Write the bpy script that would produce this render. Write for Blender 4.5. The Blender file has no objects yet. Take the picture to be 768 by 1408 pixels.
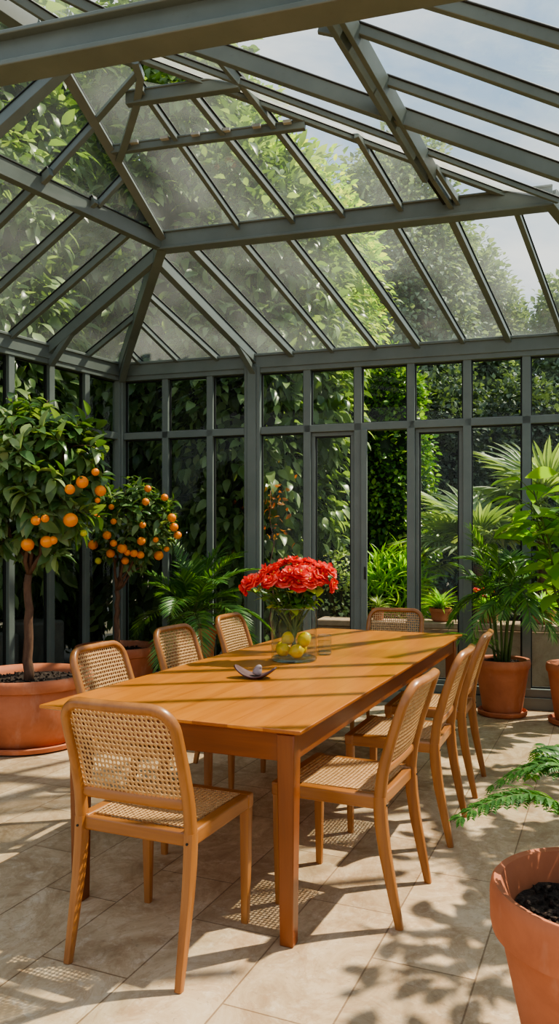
import bpy, math, random
import numpy as np
from mathutils import Vector, Matrix, noise as mnoise

PI = math.pi
R = math.radians
scn = bpy.context.scene
COL = scn.collection
rng = np.random.default_rng(7)
random.seed(7)

# ------------------------------------------------------------------ helpers
def V3(*a): return np.array(a, dtype=float)
def unit(v):
    v = np.asarray(v, float)
    return v / max(np.linalg.norm(v), 1e-9)

class MB:
    """collects geometry, builds ONE mesh object"""
    def __init__(s): s.v = []; s.f = []; s.n = 0
    def add(s, V, F, mat=0, smooth=False):
        V = np.asarray(V, float).reshape(-1, 3)
        if isinstance(F, np.ndarray): groups = [F]
        else:
            d = {}
            for f in F: d.setdefault(len(f), []).append(f)
            groups = [np.array(g, dtype=np.int64) for g in d.values()]
        for g in groups: s.f.append((g + s.n, mat, smooth))
        s.v.append(V); s.n += len(V)
        return s
    def box(s, c, half, ax=None, mat=0):
        c = np.asarray(c, float)
        ax = np.eye(3) if ax is None else np.array([unit(a) for a in ax])
        P = []
        for i in (-1, 1):
            for j in (-1, 1):
                for k in (-1, 1):
                    P.append(c + i*half[0]*ax[0] + j*half[1]*ax[1] + k*half[2]*ax[2])
        F = [(0,1,3,2),(4,6,7,5),(0,4,5,1),(2,3,7,6),(0,2,6,4),(1,5,7,3)]
        return s.add(P, F, mat)
    def bar(s, p, q, w, h, up=(0,0,1), mat=0, off=0.0):
        """box from p to q, w wide, h tall along up, shifted off along up"""
        p = np.asarray(p, float); q = np.asarray(q, float)
        d = unit(q-p); up = np.asarray(up, float); side = unit(np.cross(d, up)); u = unit(np.cross(side, d))
        c = (p+q)/2 + u*off
        return s.box(c, (np.linalg.norm(q-p)/2, w/2, h/2), (d, side, u), mat)
    def sweep(s, path, wid, dep, side0=None, n=10, mat=0, power=2.0, caps=True, closed=False):
        """superellipse section along a path; side0 = rough direction of the wid axis"""
        P = [np.asarray(p, float) for p in path]; m = len(P)
        wid = [wid]*m if np.isscalar(wid) else wid
        dep = [dep]*m if np.isscalar(dep) else dep
        ang = np.arange(n)*2*PI/n + PI/n
        cs = np.sign(np.cos(ang))*np.abs(np.cos(ang))**(2/power)
        sn = np.sign(np.sin(ang))*np.abs(np.sin(ang))**(2/power)
        verts = []
        prev = None
        for i in range(m):
            if closed: t = unit(P[(i+1) % m]-P[i-1])
            else:
                a = P[max(i-1,0)]; b = P[min(i+1,m-1)]; t = unit(b-a)
            if prev is None:
                ref = side0 if side0 is not None else ((1,0,0) if abs(t[0]) < .9 else (0,1,0))
                sd = np.asarray(ref, float)
            else: sd = prev
            sd = unit(sd - np.dot(sd, t)*t); prev = sd
            up = np.cross(t, sd)
            for c, q in zip(cs, sn): verts.append(P[i] + sd*c*wid[i]/2 + up*q*dep[i]/2)
        F = []
        for i in range(m if closed else m-1):
            i2 = (i+1) % m
            for j in range(n):
                k = (j+1) % n
                F.append((i*n+j, i*n+k, i2*n+k, i2*n+j))
        if caps and not closed:
            F.append(tuple(range(n))[::-1]); F.append(tuple((m-1)*n+j for j in range(n)))
        return s.add(verts, F, mat, True)
    def lathe(s, prof, c=(0,0,0), n=48, mat=0, cap0=False, cap1=False):
        verts = []; m = len(prof)
        for r, z in prof:
            for j in range(n):
                a = 2*PI*j/n
                verts.append((c[0]+r*math.cos(a), c[1]+r*math.sin(a), c[2]+z))
        F = []
        for i in range(m-1):
            for j in range(n):
                k = (j+1) % n
                F.append((i*n+j, i*n+k, (i+1)*n+k, (i+1)*n+j))
        if cap0: F.append(tuple(range(n))[::-1])
        if cap1: F.append(tuple((m-1)*n+j for j in range(n)))
        return s.add(verts, F, mat, True)
    def poly(s, pts, mat=0):
        return s.add(pts, [tuple(range(len(pts)))], mat)
    def scatter(s, tmpl, pos, dirs, ups, scale, mat=0):
        """copies of a leaf template: y axis along dirs, z roughly along ups"""
        TV, TF = tmpl
        pos = np.asarray(pos, float); dirs = np.asarray(dirs, float); ups = np.asarray(ups, float)
        N = len(pos)
        if N == 0: return s
        scale = np.broadcast_to(np.asarray(scale, float), (N,))
        y = dirs/np.maximum(np.linalg.norm(dirs, axis=1, keepdims=True), 1e-9)
        x = np.cross(y, ups); ln = np.linalg.norm(x, axis=1, keepdims=True)
        bad = ln[:,0] < 1e-5
        x[bad] = np.cross(y[bad], V3(.3,.9,.2)); ln = np.linalg.norm(x, axis=1, keepdims=True)
        x = x/ln; z = np.cross(x, y)
        M = np.stack([x, y, z], axis=1)*scale[:,None,None]          # N,3(axis),3
        W = np.einsum('va,nac->nvc', TV, M) + pos[:,None,:]
        k = len(TV)
        for F in TF:
            FF = (F[None,:,:] + (np.arange(N)*k)[:,None,None]).reshape(-1, F.shape[1])
            s.f.append((FF + s.n, mat, True))
        s.v.append(W.reshape(-1,3)); s.n += N*k
        return s
    def build(s, name, mats, parent=None, loc=None, sharp=40, bevel=0, recalc=True, seg=2):
        me = bpy.data.meshes.new(name)
        V = np.concatenate(s.v)
        tot = sum(len(g) for g, _, _ in s.f); nl = sum(g.size for g, _, _ in s.f)
        me.vertices.add(len(V)); me.vertices.foreach_set('co', V.astype(np.float32).ravel())
        me.loops.add(nl); me.polygons.add(tot)
        me.loops.foreach_set('vertex_index', np.concatenate([g.ravel() for g, _, _ in s.f]).astype(np.int32))
        lens = np.concatenate([np.full(len(g), g.shape[1]) for g, _, _ in s.f])
        st = np.concatenate([[0], np.cumsum(lens)[:-1]]).astype(np.int32)
        me.polygons.foreach_set('loop_start', st)
        me.polygons.foreach_set('material_index', np.concatenate([np.full(len(g), m) for g, m, _ in s.f]).astype(np.int32))
        me.polygons.foreach_set('use_smooth', np.concatenate([np.full(len(g), sm) for g, _, sm in s.f]).astype(bool))
        me.update(calc_edges=True); me.validate()
        if not isinstance(mats, (list, tuple)): mats = [mats]
        for m in mats: me.materials.append(m)
        if sharp and len(V) < 60000: me.set_sharp_from_angle(angle=R(sharp))
        o = bpy.data.objects.new(name, me); COL.objects.link(o)
        if loc is not None: o.location = loc
        if parent is not None: o.parent = parent
        if bevel:
            b = o.modifiers.new('bevel', 'BEVEL'); b.width = bevel; b.segments = seg; b.limit_method = 'ANGLE'; b.angle_limit = R(50)
            b.harden_normals = False
        return o

def tag(o, label, cat, group=None, kind=None):
    o['label'] = label; o['category'] = cat
    if group: o['group'] = group
    if kind: o['kind'] = kind
    return o
def thing(name, label, cat, loc=(0,0,0), rz=0, group=None, kind=None):
    o = bpy.data.objects.new(name, None); COL.objects.link(o)
    o.empty_display_size = .1
    o.location = loc; o.rotation_euler = (0,0,rz)
    return tag(o, label, cat, group, kind)
def dup(root, loc=None, rz=None, label=None, group=None):
    r = root.copy(); COL.objects.link(r)
    if loc is not None: r.location = loc
    if rz is not None: r.rotation_euler = (0,0,rz)
    if label: r['label'] = label
    if group: r['group'] = group
    for ch in list(root.children):
        c = ch.copy(); COL.objects.link(c); c.parent = r
        for g in list(ch.children):
            d = g.copy(); COL.objects.link(d); d.parent = c
    return r

# ------------------------------------------------------------------ materials
def new_mat(name):
    m = bpy.data.materials.new(name); m.use_nodes = True
    nt = m.node_tree; nt.nodes.clear()
    out = nt.nodes.new('ShaderNodeOutputMaterial')
    return m, nt, nt.nodes, nt.links, out
def bsdf(nt, base=None, rough=.5, **kw):
    b = nt.nodes.new('ShaderNodeBsdfPrincipled')
    if base is not None: b.inputs['Base Color'].default_value = (*base, 1)
    b.inputs['Roughness'].default_value = rough
    for k, v in kw.items(): b.inputs[k.replace('_', ' ')].default_value = v
    return b
def coords(nt, scale=(1,1,1), which='Object', rot=(0,0,0), loc=(0,0,0)):
    tc = nt.nodes.new('ShaderNodeTexCoord'); mp = nt.nodes.new('ShaderNodeMapping')
    mp.inputs['Scale'].default_value = scale; mp.inputs['Rotation'].default_value = rot; mp.inputs['Location'].default_value = loc
    nt.links.new(tc.outputs[which], mp.inputs['Vector'])
    return mp.outputs['Vector']
def noise(nt, vec, scale, detail=4, rough=.55, dist=0):
    n = nt.nodes.new('ShaderNodeTexNoise'); n.inputs['Scale'].default_value = scale
    n.inputs['Detail'].default_value = detail; n.inputs['Roughness'].default_value = rough; n.inputs['Distortion'].default_value = dist
    if vec is not None: nt.links.new(vec, n.inputs['Vector'])
    return n.outputs['Fac']
def ramp(nt, fac, stops):
    r = nt.nodes.new('ShaderNodeValToRGB'); els = r.color_ramp.elements
    while len(els) < len(stops): els.new(.5)
    for e, (p, c) in zip(els, stops): e.position = p; e.color = (*c, 1) if len(c) == 3 else c
    nt.links.new(fac, r.inputs['Fac']); return r.outputs['Color']
def mixc(nt, a, b, fac, mode='MIX'):
    m = nt.nodes.new('ShaderNodeMix'); m.data_type = 'RGBA'; m.blend_type = mode
    for sock, val in ((m.inputs['Factor'], fac), (m.inputs['A'], a), (m.inputs['B'], b)): pass
    fi = m.inputs[0]; ai = m.inputs[6]; bi = m.inputs[7]
    for sock, val in ((fi, fac), (ai, a), (bi, b)):
        if isinstance(val, (int, float)): sock.default_value = val
        elif isinstance(val, tuple): sock.default_value = (*val, 1) if len(val) == 3 else val
        else: nt.links.new(val, sock)
    return m.outputs[2]
def bump(nt, h, strength=.3, dist=.01):
    b = nt.nodes.new('ShaderNodeBump'); b.inputs['Strength'].default_value = strength; b.inputs['Distance'].default_value = dist
    nt.links.new(h, b.inputs['Height']); return b.outputs['Normal']

def wood(name, c0, c1, c2, axis, rough=.35, coat=.0, scale=1.0):
    m, nt, N, L, out = new_mat(name)
    sc = [26*scale]*3; sc[axis] = 1.6*scale
    v = coords(nt, tuple(sc))
    f = noise(nt, v, 1.0, 6, .6, .6)
    col = ramp(nt, f, [(.25, c0), (.5, c1), (.78, c2)])
    big = noise(nt, coords(nt), 2.2, 2)
    col = mixc(nt, col, mixc(nt, col, (.75,.68,.6), 1.0, 'MULTIPLY'), ramp(nt, big, [(.35,(0,0,0)),(.75,(.8,.8,.8))]))
    b = bsdf(nt, None, rough); L.new(col, b.inputs['Base Color'])
    b.inputs['Coat Weight'].default_value = coat; b.inputs['Coat Roughness'].default_value = .18
    L.new(bump(nt, f, .12, .002), b.inputs['Normal'])
    L.new(b.outputs[0], out.inputs['Surface']); return m

CH = ((.26,.098,.026),(.36,.146,.040),(.45,.198,.062))
W_X = wood('chair_wood_across', *CH, 0, .34, .25)
W_Y = wood('chair_wood_deep', *CH, 1, .34, .25)
W_Z = wood('chair_wood_upright', *CH, 2, .34, .25)

def table_mat():
    m, nt, N, L, out = new_mat('table_wood_top')
    v = coords(nt, (20, 1.3, 20)); f = noise(nt, v, 1.0, 7, .62, .9)
    col = ramp(nt, f, [(.22,(.45,.150,.024)), (.5,(.57,.205,.034)), (.8,(.66,.265,.052))])
    # boards
    br = N.new('ShaderNodeTexBrick'); L.new(coords(nt, (1,1,1), 'Object', (0,0,PI/2)), br.inputs['Vector'])
    br.inputs['Scale'].default_value = 1; br.inputs['Brick Width'].default_value = 1.02; br.inputs['Row Height'].default_value = .1363
    br.inputs['Mortar Size'].default_value = .0012; br.offset = .37
    br.inputs['Color1'].default_value = (.92,.9,.88,1); br.inputs['Color2'].default_value = (1.0,1.0,1.0,1); br.inputs['Mortar'].default_value = (.62,.5,.42,1)
    col = mixc(nt, col, br.outputs['Color'], 1.0, 'MULTIPLY')
    b = bsdf(nt, None, .3); L.new(col, b.inputs['Base Color'])
    b.inputs['Coat Weight'].default_value = .35; b.inputs['Coat Roughness'].default_value = .2
    L.new(bump(nt, f, .06, .002), b.inputs['Normal'])
    L.new(b.outputs[0], out.inputs['Surface']); return m
T_TOP = table_mat()
TB = ((.165,.044,.010),(.225,.063,.013),(.29,.088,.02))
T_X = wood('table_wood_across', *TB, 0, .34, .2); T_Y = wood('table_wood_along', *TB, 1, .34, .2); T_Z = wood('table_wood_upright', *TB, 2, .34, .2)

def cane_mat():
    m, nt, N, L, out = new_mat('cane_weave')
    f = noise(nt, coords(nt, (60,60,60)), 1, 3)
    col = ramp(nt, f, [(.25,(.47,.265,.11)), (.55,(.62,.375,.17)), (.8,(.72,.48,.24))])
    b = bsdf(nt, None, .42); L.new(col, b.inputs['Base Color'])
    tr = N.new('ShaderNodeBsdfTranslucent'); L.new(col, tr.inputs['Color'])
    mx = N.new('ShaderNodeMixShader'); mx.inputs[0].default_value = .12
    L.new(b.outputs[0], mx.inputs[1]); L.new(tr.outputs[0], mx.inputs[2]); L.new(mx.outputs[0], out.inputs['Surface']); return m
CANE = cane_mat()

def terracotta(name, c0, c1, c2):
    m, nt, N, L, out = new_mat(name)
    f = noise(nt, coords(nt), 5, 6, .65, .4); g = noise(nt, coords(nt, (1,1,.25)), 60, 3)
    col = ramp(nt, f, [(.3, c0), (.55, c1), (.8, c2)])
    w = noise(nt, coords(nt, (3,3,1.2)), 1.7, 5, .7)
    col = mixc(nt, col, (.60,.40,.30), ramp(nt, w, [(.56,(0,0,0)),(.8,(.45,.45,.45))]))
    b = bsdf(nt, None, .72); L.new(col, b.inputs['Base Color'])
    L.new(bump(nt, mixc(nt, f, g, .35), .18, .006), b.inputs['Normal'])
    L.new(b.outputs[0], out.inputs['Surface']); return m
TERRA = terracotta('terracotta', (.40,.125,.055), (.50,.165,.075), (.56,.21,.11))
TERRA_D = terracotta('terracotta_dark', (.30,.095,.045), (.38,.125,.06), (.45,.17,.09))

def soil_mat():
    m, nt, N, L, out = new_mat('soil')
    f = noise(nt, coords(nt), 70, 4, .7); col = ramp(nt, f, [(.3,(.012,.008,.006)), (.55,(.05,.032,.022)), (.72,(.16,.11,.08))])
    b = bsdf(nt, None, .9); L.new(col, b.inputs['Base Color']); L.new(bump(nt, f, 1.0, .02), b.inputs['Normal'])
    L.new(b.outputs[0], out.inputs['Surface']); return m
SOIL = soil_mat()

def metal_mat():
    m, nt, N, L, out = new_mat('painted_frame')
    f = noise(nt, coords(nt), 3, 5, .6); col = ramp(nt, f, [(.3,(.128,.156,.144)), (.7,(.172,.203,.187))])
    g = noise(nt, coords(nt), 30, 5, .7)
    col = mixc(nt, col, (.10,.10,.085), ramp(nt, g, [(.6,(0,0,0)),(.75,(.35,.35,.35))]))
    b = bsdf(nt, None, .42); L.new(col, b.inputs['Base Color'])
    L.new(bump(nt, g, .04, .002), b.inputs['Normal'])
    L.new(b.outputs[0], out.inputs['Surface']); return m
FRAME = metal_mat()
def plain(name, c, rough=.5, var=.15, scale=12, **kw):
    m, nt, N, L, out = new_mat(name)
    f = noise(nt, coords(nt), scale, 4)
    col = ramp(nt, f, [(.3, tuple(x*(1-var) for x in c)), (.7, tuple(min(1, x*(1+var)) for x in c))])
    b = bsdf(nt, None, rough, **kw); L.new(col, b.inputs['Base Color'])
    L.new(b.outputs[0], out.inputs['Surface']); return m
GASKET = plain('black_gasket', (.012,.014,.013), .5)
PALE = plain('pale_flashing', (.42,.43,.40), .6, .2, 8)
def milky():
    m, nt, N, L, out = new_mat('milky_capping')
    f = noise(nt, coords(nt, (1,1,1)), 6, 6, .7); col = ramp(nt, f, [(.3,(.62,.64,.60)),(.7,(.80,.82,.78))])
    d = N.new('ShaderNodeBsdfDiffuse'); t = N.new('ShaderNodeBsdfTranslucent'); L.new(col, d.inputs[0]); L.new(col, t.inputs[0])
    mx = N.new('ShaderNodeMixShader'); mx.inputs[0].default_value = .55; L.new(d.outputs[0], mx.inputs[1]); L.new(t.outputs[0], mx.inputs[2])
    tr = N.new('ShaderNodeBsdfTransparent'); m2 = N.new('ShaderNodeMixShader'); m2.inputs[0].default_value = .25
    L.new(mx.outputs[0], m2.inputs[1]); L.new(tr.outputs[0], m2.inputs[2]); L.new(m2.outputs[0], out.inputs['Surface']); return m
MILKY = milky()

def glass_mat(name, haze=.05, hazecol=(.75,.8,.78), spec=.9, tint=(.93,.97,.95), dirt=True):
    m, nt, N, L, out = new_mat(name)
    t = N.new('ShaderNodeBsdfTransparent'); t.inputs['Color'].default_value = (*tint, 1)
    g = N.new('ShaderNodeBsdfGlossy'); g.inputs['Roughness'].default_value = .01
    lw = N.new('ShaderNodeLayerWeight'); lw.inputs['Blend'].default_value = .5      # the same from either side of the pane
    pw = N.new('ShaderNodeMath'); pw.operation = 'POWER'; pw.inputs[1].default_value = 4.0; L.new(lw.outputs['Facing'], pw.inputs[0])
    mul = N.new('ShaderNodeMath'); mul.operation = 'MULTIPLY_ADD'; mul.inputs[1].default_value = .75*spec; mul.inputs[2].default_value = .045*spec; L.new(pw.outputs[0], mul.inputs[0])
    mx = N.new('ShaderNodeMixShader'); L.new(mul.outputs[0], mx.inputs[0]); L.new(t.outputs[0], mx.inputs[1]); L.new(g.outputs[0], mx.inputs[2])
    if not dirt:
        L.new(mx.outputs[0], out.inputs['Surface']); return m
    d = N.new('ShaderNodeBsdfDiffuse'); d.inputs['Color'].default_value = (*hazecol, 1)
    tl = N.new('ShaderNodeBsdfTranslucent'); tl.inputs['Color'].default_value = (*hazecol, 1)
    ms = N.new('ShaderNodeMixShader'); ms.inputs[0].default_value = .6; L.new(d.outputs[0], ms.inputs[1]); L.new(tl.outputs[0], ms.inputs[2])
    v = coords(nt)
    f = noise(nt, v, 1.5, 3, .5, .4); s = noise(nt, v, 40, 2, .5)
    a = ramp(nt, f, [(.3, (haze*.35,)*3), (.75, (haze*1.9,)*3)])
    sp = ramp(nt, s, [(.72, (0,0,0)), (.90, (haze*.5,)*3)])
    fac = mixc(nt, a, sp, 1.0, 'ADD')
    m2 = N.new('ShaderNodeMixShader'); L.new(fac, m2.inputs[0]); L.new(mx.outputs[0], m2.inputs[1]); L.new(ms.outputs[0], m2.inputs[2])
    L.new(m2.outputs[0], out.inputs['Surface']); return m
GL_WALL = glass_mat('wall_glass', .004, spec=.45)
GL_ROOF = glass_mat('roof_glass', .10, (.80,.86,.83), spec=.8)
GL_VASE = glass_mat('vase_glass', spec=1.25, tint=(.93,.955,.95), dirt=False)
GL_RIM = glass_mat('vase_glass_thick', spec=1.6, tint=(.80,.88,.88), dirt=False)
WATER = glass_mat('vase_water', spec=.55, tint=(.90,.93,.88), dirt=False)

def leaf_mat(name, c0, c1, c2, rough=.38, trans=.35, tcol=None, spec=.5, gain=1.0):
    """colour varies leaf by leaf; light shines through"""
    m, nt, N, L, out = new_mat(name)
    g = N.new('ShaderNodeNewGeometry')
    col = ramp(nt, g.outputs['Random Per Island'], [(.1, c0), (.55, c1), (.95, c2)])
    big = noise(nt, coords(nt), 1.3, 2)
    col = mixc(nt, col, mixc(nt, col, (.6,.66,.55), 1.0, 'MULTIPLY'), ramp(nt, big, [(.4,(0,0,0)),(.7,(1,1,1))]))
    b = bsdf(nt, None, rough); L.new(col, b.inputs['Base Color']); b.inputs['Specular IOR Level'].default_value = spec
    t = N.new('ShaderNodeBsdfTranslucent')
    tc = mixc(nt, col, tcol or (1.40,1.45,.50), .999, 'MULTIPLY'); L.new(tc, t.inputs['Color'])
    mx = N.new('ShaderNodeMixShader'); mx.inputs[0].default_value = trans
    L.new(b.outputs[0], mx.inputs[1]); L.new(t.outputs[0], mx.inputs[2]); L.new(mx.outputs[0], out.inputs['Surface']); return m
LF_CITRUS = leaf_mat('citrus_leaf', (.09,.18,.062), (.18,.30,.115), (.37,.47,.23), .24, .34)
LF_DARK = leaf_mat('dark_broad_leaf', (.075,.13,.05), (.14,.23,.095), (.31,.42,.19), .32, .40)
LF_YELLOW = leaf_mat('yellow_green_leaf', (.22,.40,.05), (.40,.58,.075), (.70,.72,.13), .45, .55)
LF_HAZY = leaf_mat('hazy_far_leaf', (.20,.28,.20), (.28,.37,.26), (.38,.46,.33), .6, .35)  # distance haze is put into the leaf colour
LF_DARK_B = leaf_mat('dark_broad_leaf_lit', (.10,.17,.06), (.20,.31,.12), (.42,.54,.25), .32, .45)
LF_IVY_B = leaf_mat('ivy_leaf_lit', (.14,.27,.05), (.26,.44,.10), (.52,.66,.20), .32, .42)  # brighter copy of the ivy leaf, sunlight put into its colour
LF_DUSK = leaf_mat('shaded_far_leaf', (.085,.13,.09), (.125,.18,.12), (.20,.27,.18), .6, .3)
LF_IVY = leaf_mat('ivy_leaf', (.07,.18,.028), (.15,.32,.055), (.38,.55,.11), .30, .38)
LF_PALE = leaf_mat('variegated_leaf', (.40,.52,.22), (.58,.68,.38), (.80,.84,.58), .5, .35)
LF_BRIGHT = leaf_mat('bright_leaf', (.17,.38,.03), (.28,.54,.05), (.46,.66,.10), .36, .55)
LF_PALM = leaf_mat('palm_leaflet', (.07,.18,.04), (.12,.27,.06), (.23,.40,.11), .34, .36)
LF_FAN = leaf_mat('fan_palm_leaf', (.20,.29,.13), (.31,.41,.20), (.47,.56,.32), .4, .42)
LF_FERN = leaf_mat('fern_leaf', (.045,.14,.025), (.075,.21,.04), (.14,.31,.07), .42, .38)
LF_ORANGE = leaf_mat('orange_leaf', (.45,.13,.02), (.55,.22,.03), (.5,.35,.05), .5, .4, (1.2,1,.6))
def bark_mat(name, a, b_):
    m, nt, N, L, out = new_mat(name)
    f = noise(nt, coords(nt, (12,12,3)), 3, 6, .7); col = ramp(nt, f, [(.3,a),(.7,b_)])
    b = bsdf(nt, None, .85); L.new(col, b.inputs['Base Color']); L.new(bump(nt, f, .6, .01), b.inputs['Normal'])
    L.new(b.outputs[0], out.inputs['Surface']); return m
BARK = bark_mat('bark', (.075,.038,.022), (.19,.105,.062))
BARK_G = bark_mat('green_stem', (.065,.11,.028), (.14,.20,.055))
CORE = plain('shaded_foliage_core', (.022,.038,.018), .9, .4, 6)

def fruit_mat(name, c0, c1, sc=90):
    m, nt, N, L, out = new_mat(name)
    f = noise(nt, coords(nt), 9, 2); col = ramp(nt, f, [(.3,c0),(.7,c1)])
    b = bsdf(nt, None, .36, Subsurface_Weight=.12, Subsurface_Radius=(.02,.008,.002), Subsurface_Scale=.3); L.new(col, b.inputs['Base Color'])
    L.new(bump(nt, noise(nt, coords(nt), sc, 2), .12, .003), b.inputs['Normal'])
    L.new(b.outputs[0], out.inputs['Surface']); return m
ORANGE = fruit_mat('orange_peel', (.82,.20,.008), (.93,.31,.015))
LEMON = fruit_mat('lemon_peel', (.66,.44,.008), (.80,.57,.018))
LIME = fruit_mat('unripe_peel', (.42,.50,.03), (.60,.55,.03))

def petal_mat():
    m, nt, N, L, out = new_mat('coral_petal')
    g = N.new('ShaderNodeNewGeometry')
    col = ramp(nt, g.outputs['Random Per Island'], [(.1,(.76,.028,.030)), (.55,(.86,.075,.06)), (.95,(.92,.26,.19))])
    b = bsdf(nt, None, .5); L.new(col, b.inputs['Base Color'])
    t = N.new('ShaderNodeBsdfTranslucent'); L.new(mixc(nt, col, (1.1,1.0,.9), .999, 'MULTIPLY'), t.inputs['Color'])
    mx = N.new('ShaderNodeMixShader'); mx.inputs[0].default_value = .4
    L.new(b.outputs[0], mx.inputs[1]); L.new(t.outputs[0], mx.inputs[2]); L.new(mx.outputs[0], out.inputs['Surface']); return m
PETAL = petal_mat()
STAMEN = plain('stamen', (.75,.42,.06), .6)

def travertine():
    m, nt, N, L, out = new_mat('travertine_tiles')
    v = coords(nt)
    br = N.new('ShaderNodeTexBrick'); L.new(coords(nt, (1,1,1), 'Object', (0,0,PI/2), (-.12,.27,0)), br.inputs['Vector'])
    br.inputs['Scale'].default_value = 1; br.inputs['Brick Width'].default_value = .74; br.inputs['Row Height'].default_value = .335
    br.inputs['Mortar Size'].default_value = .0032; br.inputs['Mortar Smooth'].default_value = .2; br.offset = .43; br.offset_frequency = 2
    br.inputs['Color1'].default_value = (.82,.79,.74,1); br.inputs['Color2'].default_value = (1.06,1.05,1.03,1); br.inputs['Mortar'].default_value = (.50,.44,.38,1)
    f = noise(nt, coords(nt, (1.25,1.0,1)), 3.1, 10, .70, .9)
    col = ramp(nt, f, [(.27,(.27,.175,.095)), (.42,(.43,.315,.19)), (.56,(.56,.435,.285)), (.70,(.66,.55,.395)), (.82,(.50,.38,.25))])
    fb = noise(nt, coords(nt, (1,1,1)), 14, 8, .72, .5)
    col = mixc(nt, col, (.72,.63,.49), ramp(nt, fb, [(.52,(0,0,0)),(.68,(.55,.55,.55))]))
    ve = noise(nt, coords(nt, (1.6,1.0,1)), 2.4, 10, .74, 2.0)
    col = mixc(nt, col, (.34,.20,.10), ramp(nt, ve, [(.49,(0,0,0)),(.53,(.38,.38,.38)),(.58,(0,0,0))]))
    pits = noise(nt, coords(nt, (1,1.8,1)), 34, 5, .68, .8)
    pm = ramp(nt, pits, [(.61,(0,0,0)),(.70,(.6,.6,.6))])
    col = mixc(nt, col, (.25,.17,.105), pm)
    col = mixc(nt, col, br.outputs['Color'], 1.0, 'MULTIPLY')
    b = bsdf(nt, None, .55); L.new(col, b.inputs['Base Color'])
    rr = ramp(nt, f, [(.3,(.62,)*3),(.7,(.42,)*3)]); L.new(rr, b.inputs['Roughness'])
    h = mixc(nt, pm, br.outputs['Fac'], .5, 'ADD')
    bp_ = N.new('ShaderNodeBump'); bp_.invert = True; bp_.inputs['Strength'].default_value = .35; bp_.inputs['Distance'].default_value = .004
    L.new(h, bp_.inputs['Height']); L.new(bp_.outputs[0], b.inputs['Normal'])
    L.new(b.outputs[0], out.inputs['Surface']); return m
TRAV = travertine()
def stone_mat(name, c0, c1, c2, sc=3):
    m, nt, N, L, out = new_mat(name)
    f = noise(nt, coords(nt), sc, 8, .7, .5); col = ramp(nt, f, [(.3,c0),(.5,c1),(.75,c2)])
    b = bsdf(nt, None, .85); L.new(col, b.inputs['Base Color']); L.new(bump(nt, f, .5, .02), b.inputs['Normal'])
    L.new(b.outputs[0], out.inputs['Surface']); return m
STONE = stone_mat('garden_stone', (.24,.16,.10), (.38,.27,.18), (.50,.39,.28))
STONE_G = stone_mat('grey_stone', (.09,.085,.07), (.15,.14,.12), (.22,.21,.18))
EARTH = stone_mat('garden_earth', (.035,.03,.018), (.07,.06,.03), (.12,.10,.055), 5)

# ------------------------------------------------------------------ camera
F_PX, H, U0, V0 = 1060.0, 1.36, 384.0, 750.0
cd = bpy.data.cameras.new('camera'); cam = bpy.data.objects.new('camera', cd); COL.objects.link(cam)
cam.location = (0, 0, H); cam.rotation_euler = (R(90), 0, 0)
cd.sensor_fit = 'VERTICAL'; cd.sensor_height = 36; cd.lens = F_PX/1408*36
cd.shift_y = (V0-704)/1408.0
cd.clip_start = .05; cd.clip_end = 300
scn.camera = cam
O = V3(0,0,H)
def ray(u, v): return V3((u-U0)/F_PX, 1, -(v-V0)/F_PX)
def on_plane(u, v, pl):
    n, p = pl; r = ray(u, v); return O + r*(np.dot(n, p-O)/np.dot(n, r))
def at(u, v, d): return O + ray(u, v)*d
def pl3(a, b, c):
    n = np.cross(b-a, c-a); n = n/np.linalg.norm(n)
    return (n if n[2] > 0 else -n), a
def fl(u, v, z=0):
    d = (H-z)*F_PX/(v-V0); return V3((u-U0)/F_PX*d, d, z)

# ------------------------------------------------------------------ room geometry
ZE = 3.10                                   # eave
C = V3(-1.532, 7.447, 0)                    # back-left corner on the floor
DB = V3(.963, -.27, 0); DB /= np.linalg.norm(DB)    # along the back wall, to the right
DL = V3(-.56, -.829, 0); DL /= np.linalg.norm(DL)   # along the left wall, toward the viewer
NB = V3(-DB[1]*-1, -DB[0], 0); NB = V3(DB[1], -DB[0], 0)   # inward from back wall
NL = V3(-DL[1], DL[0], 0)                   # inward from left wall
Ce = C + V3(0,0,ZE)
Nn = V3(-.903, 5.91, 3.73)                  # knot of hip and purlins
PL_ = pl3(Ce, Ce+DL, Nn)
PB_ = pl3(Ce, Ce+DB, Nn)
PU_ = pl3(Nn, Nn+DB, Nn+DL+V3(0,0,.356))
Hp = on_plane(88, 95, PU_)
PLU = pl3(Nn, Nn+DL, Hp)
RA = on_plane(192, 78, PU_); RB = on_plane(720, 275, PU_)
PR_ = pl3(RA, RB, RB+DL)
Cr = C + DB*4.75                            # back-right corner, outside the frame
def tb(u):                                  # distance along the back wall of picture column u
    k = (u-U0)/F_PX
    return (k*C[1]-C[0])/(DB[0]-k*DB[1])
def tl(u):
    k = (u-U0)/F_PX
    return (k*C[1]-C[0])/(DL[0]-k*DL[1])
TE = V3(.394, .919, 0); TE /= np.linalg.norm(TE)    # along the table
TW = V3(-TE[1], TE[0], 0)                           # across the table, to the left
TANG = math.atan2(-TE[0], TE[1])                    # rotation bringing local +y onto TE
T0 = fl(413, 1006, .745); T0[2] = 0                 # near right corner of the table
def tp(l, w, z=0): return T0 + TE*l + TW*w + V3(0,0,z)

# floor
mb = MB(); mb.box((0,0,-.05), (7, 9, .05))
fo = mb.build('floor', TRAV); fo.location = (0,2,0); fo.rotation_euler = (0,0,TANG)
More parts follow.
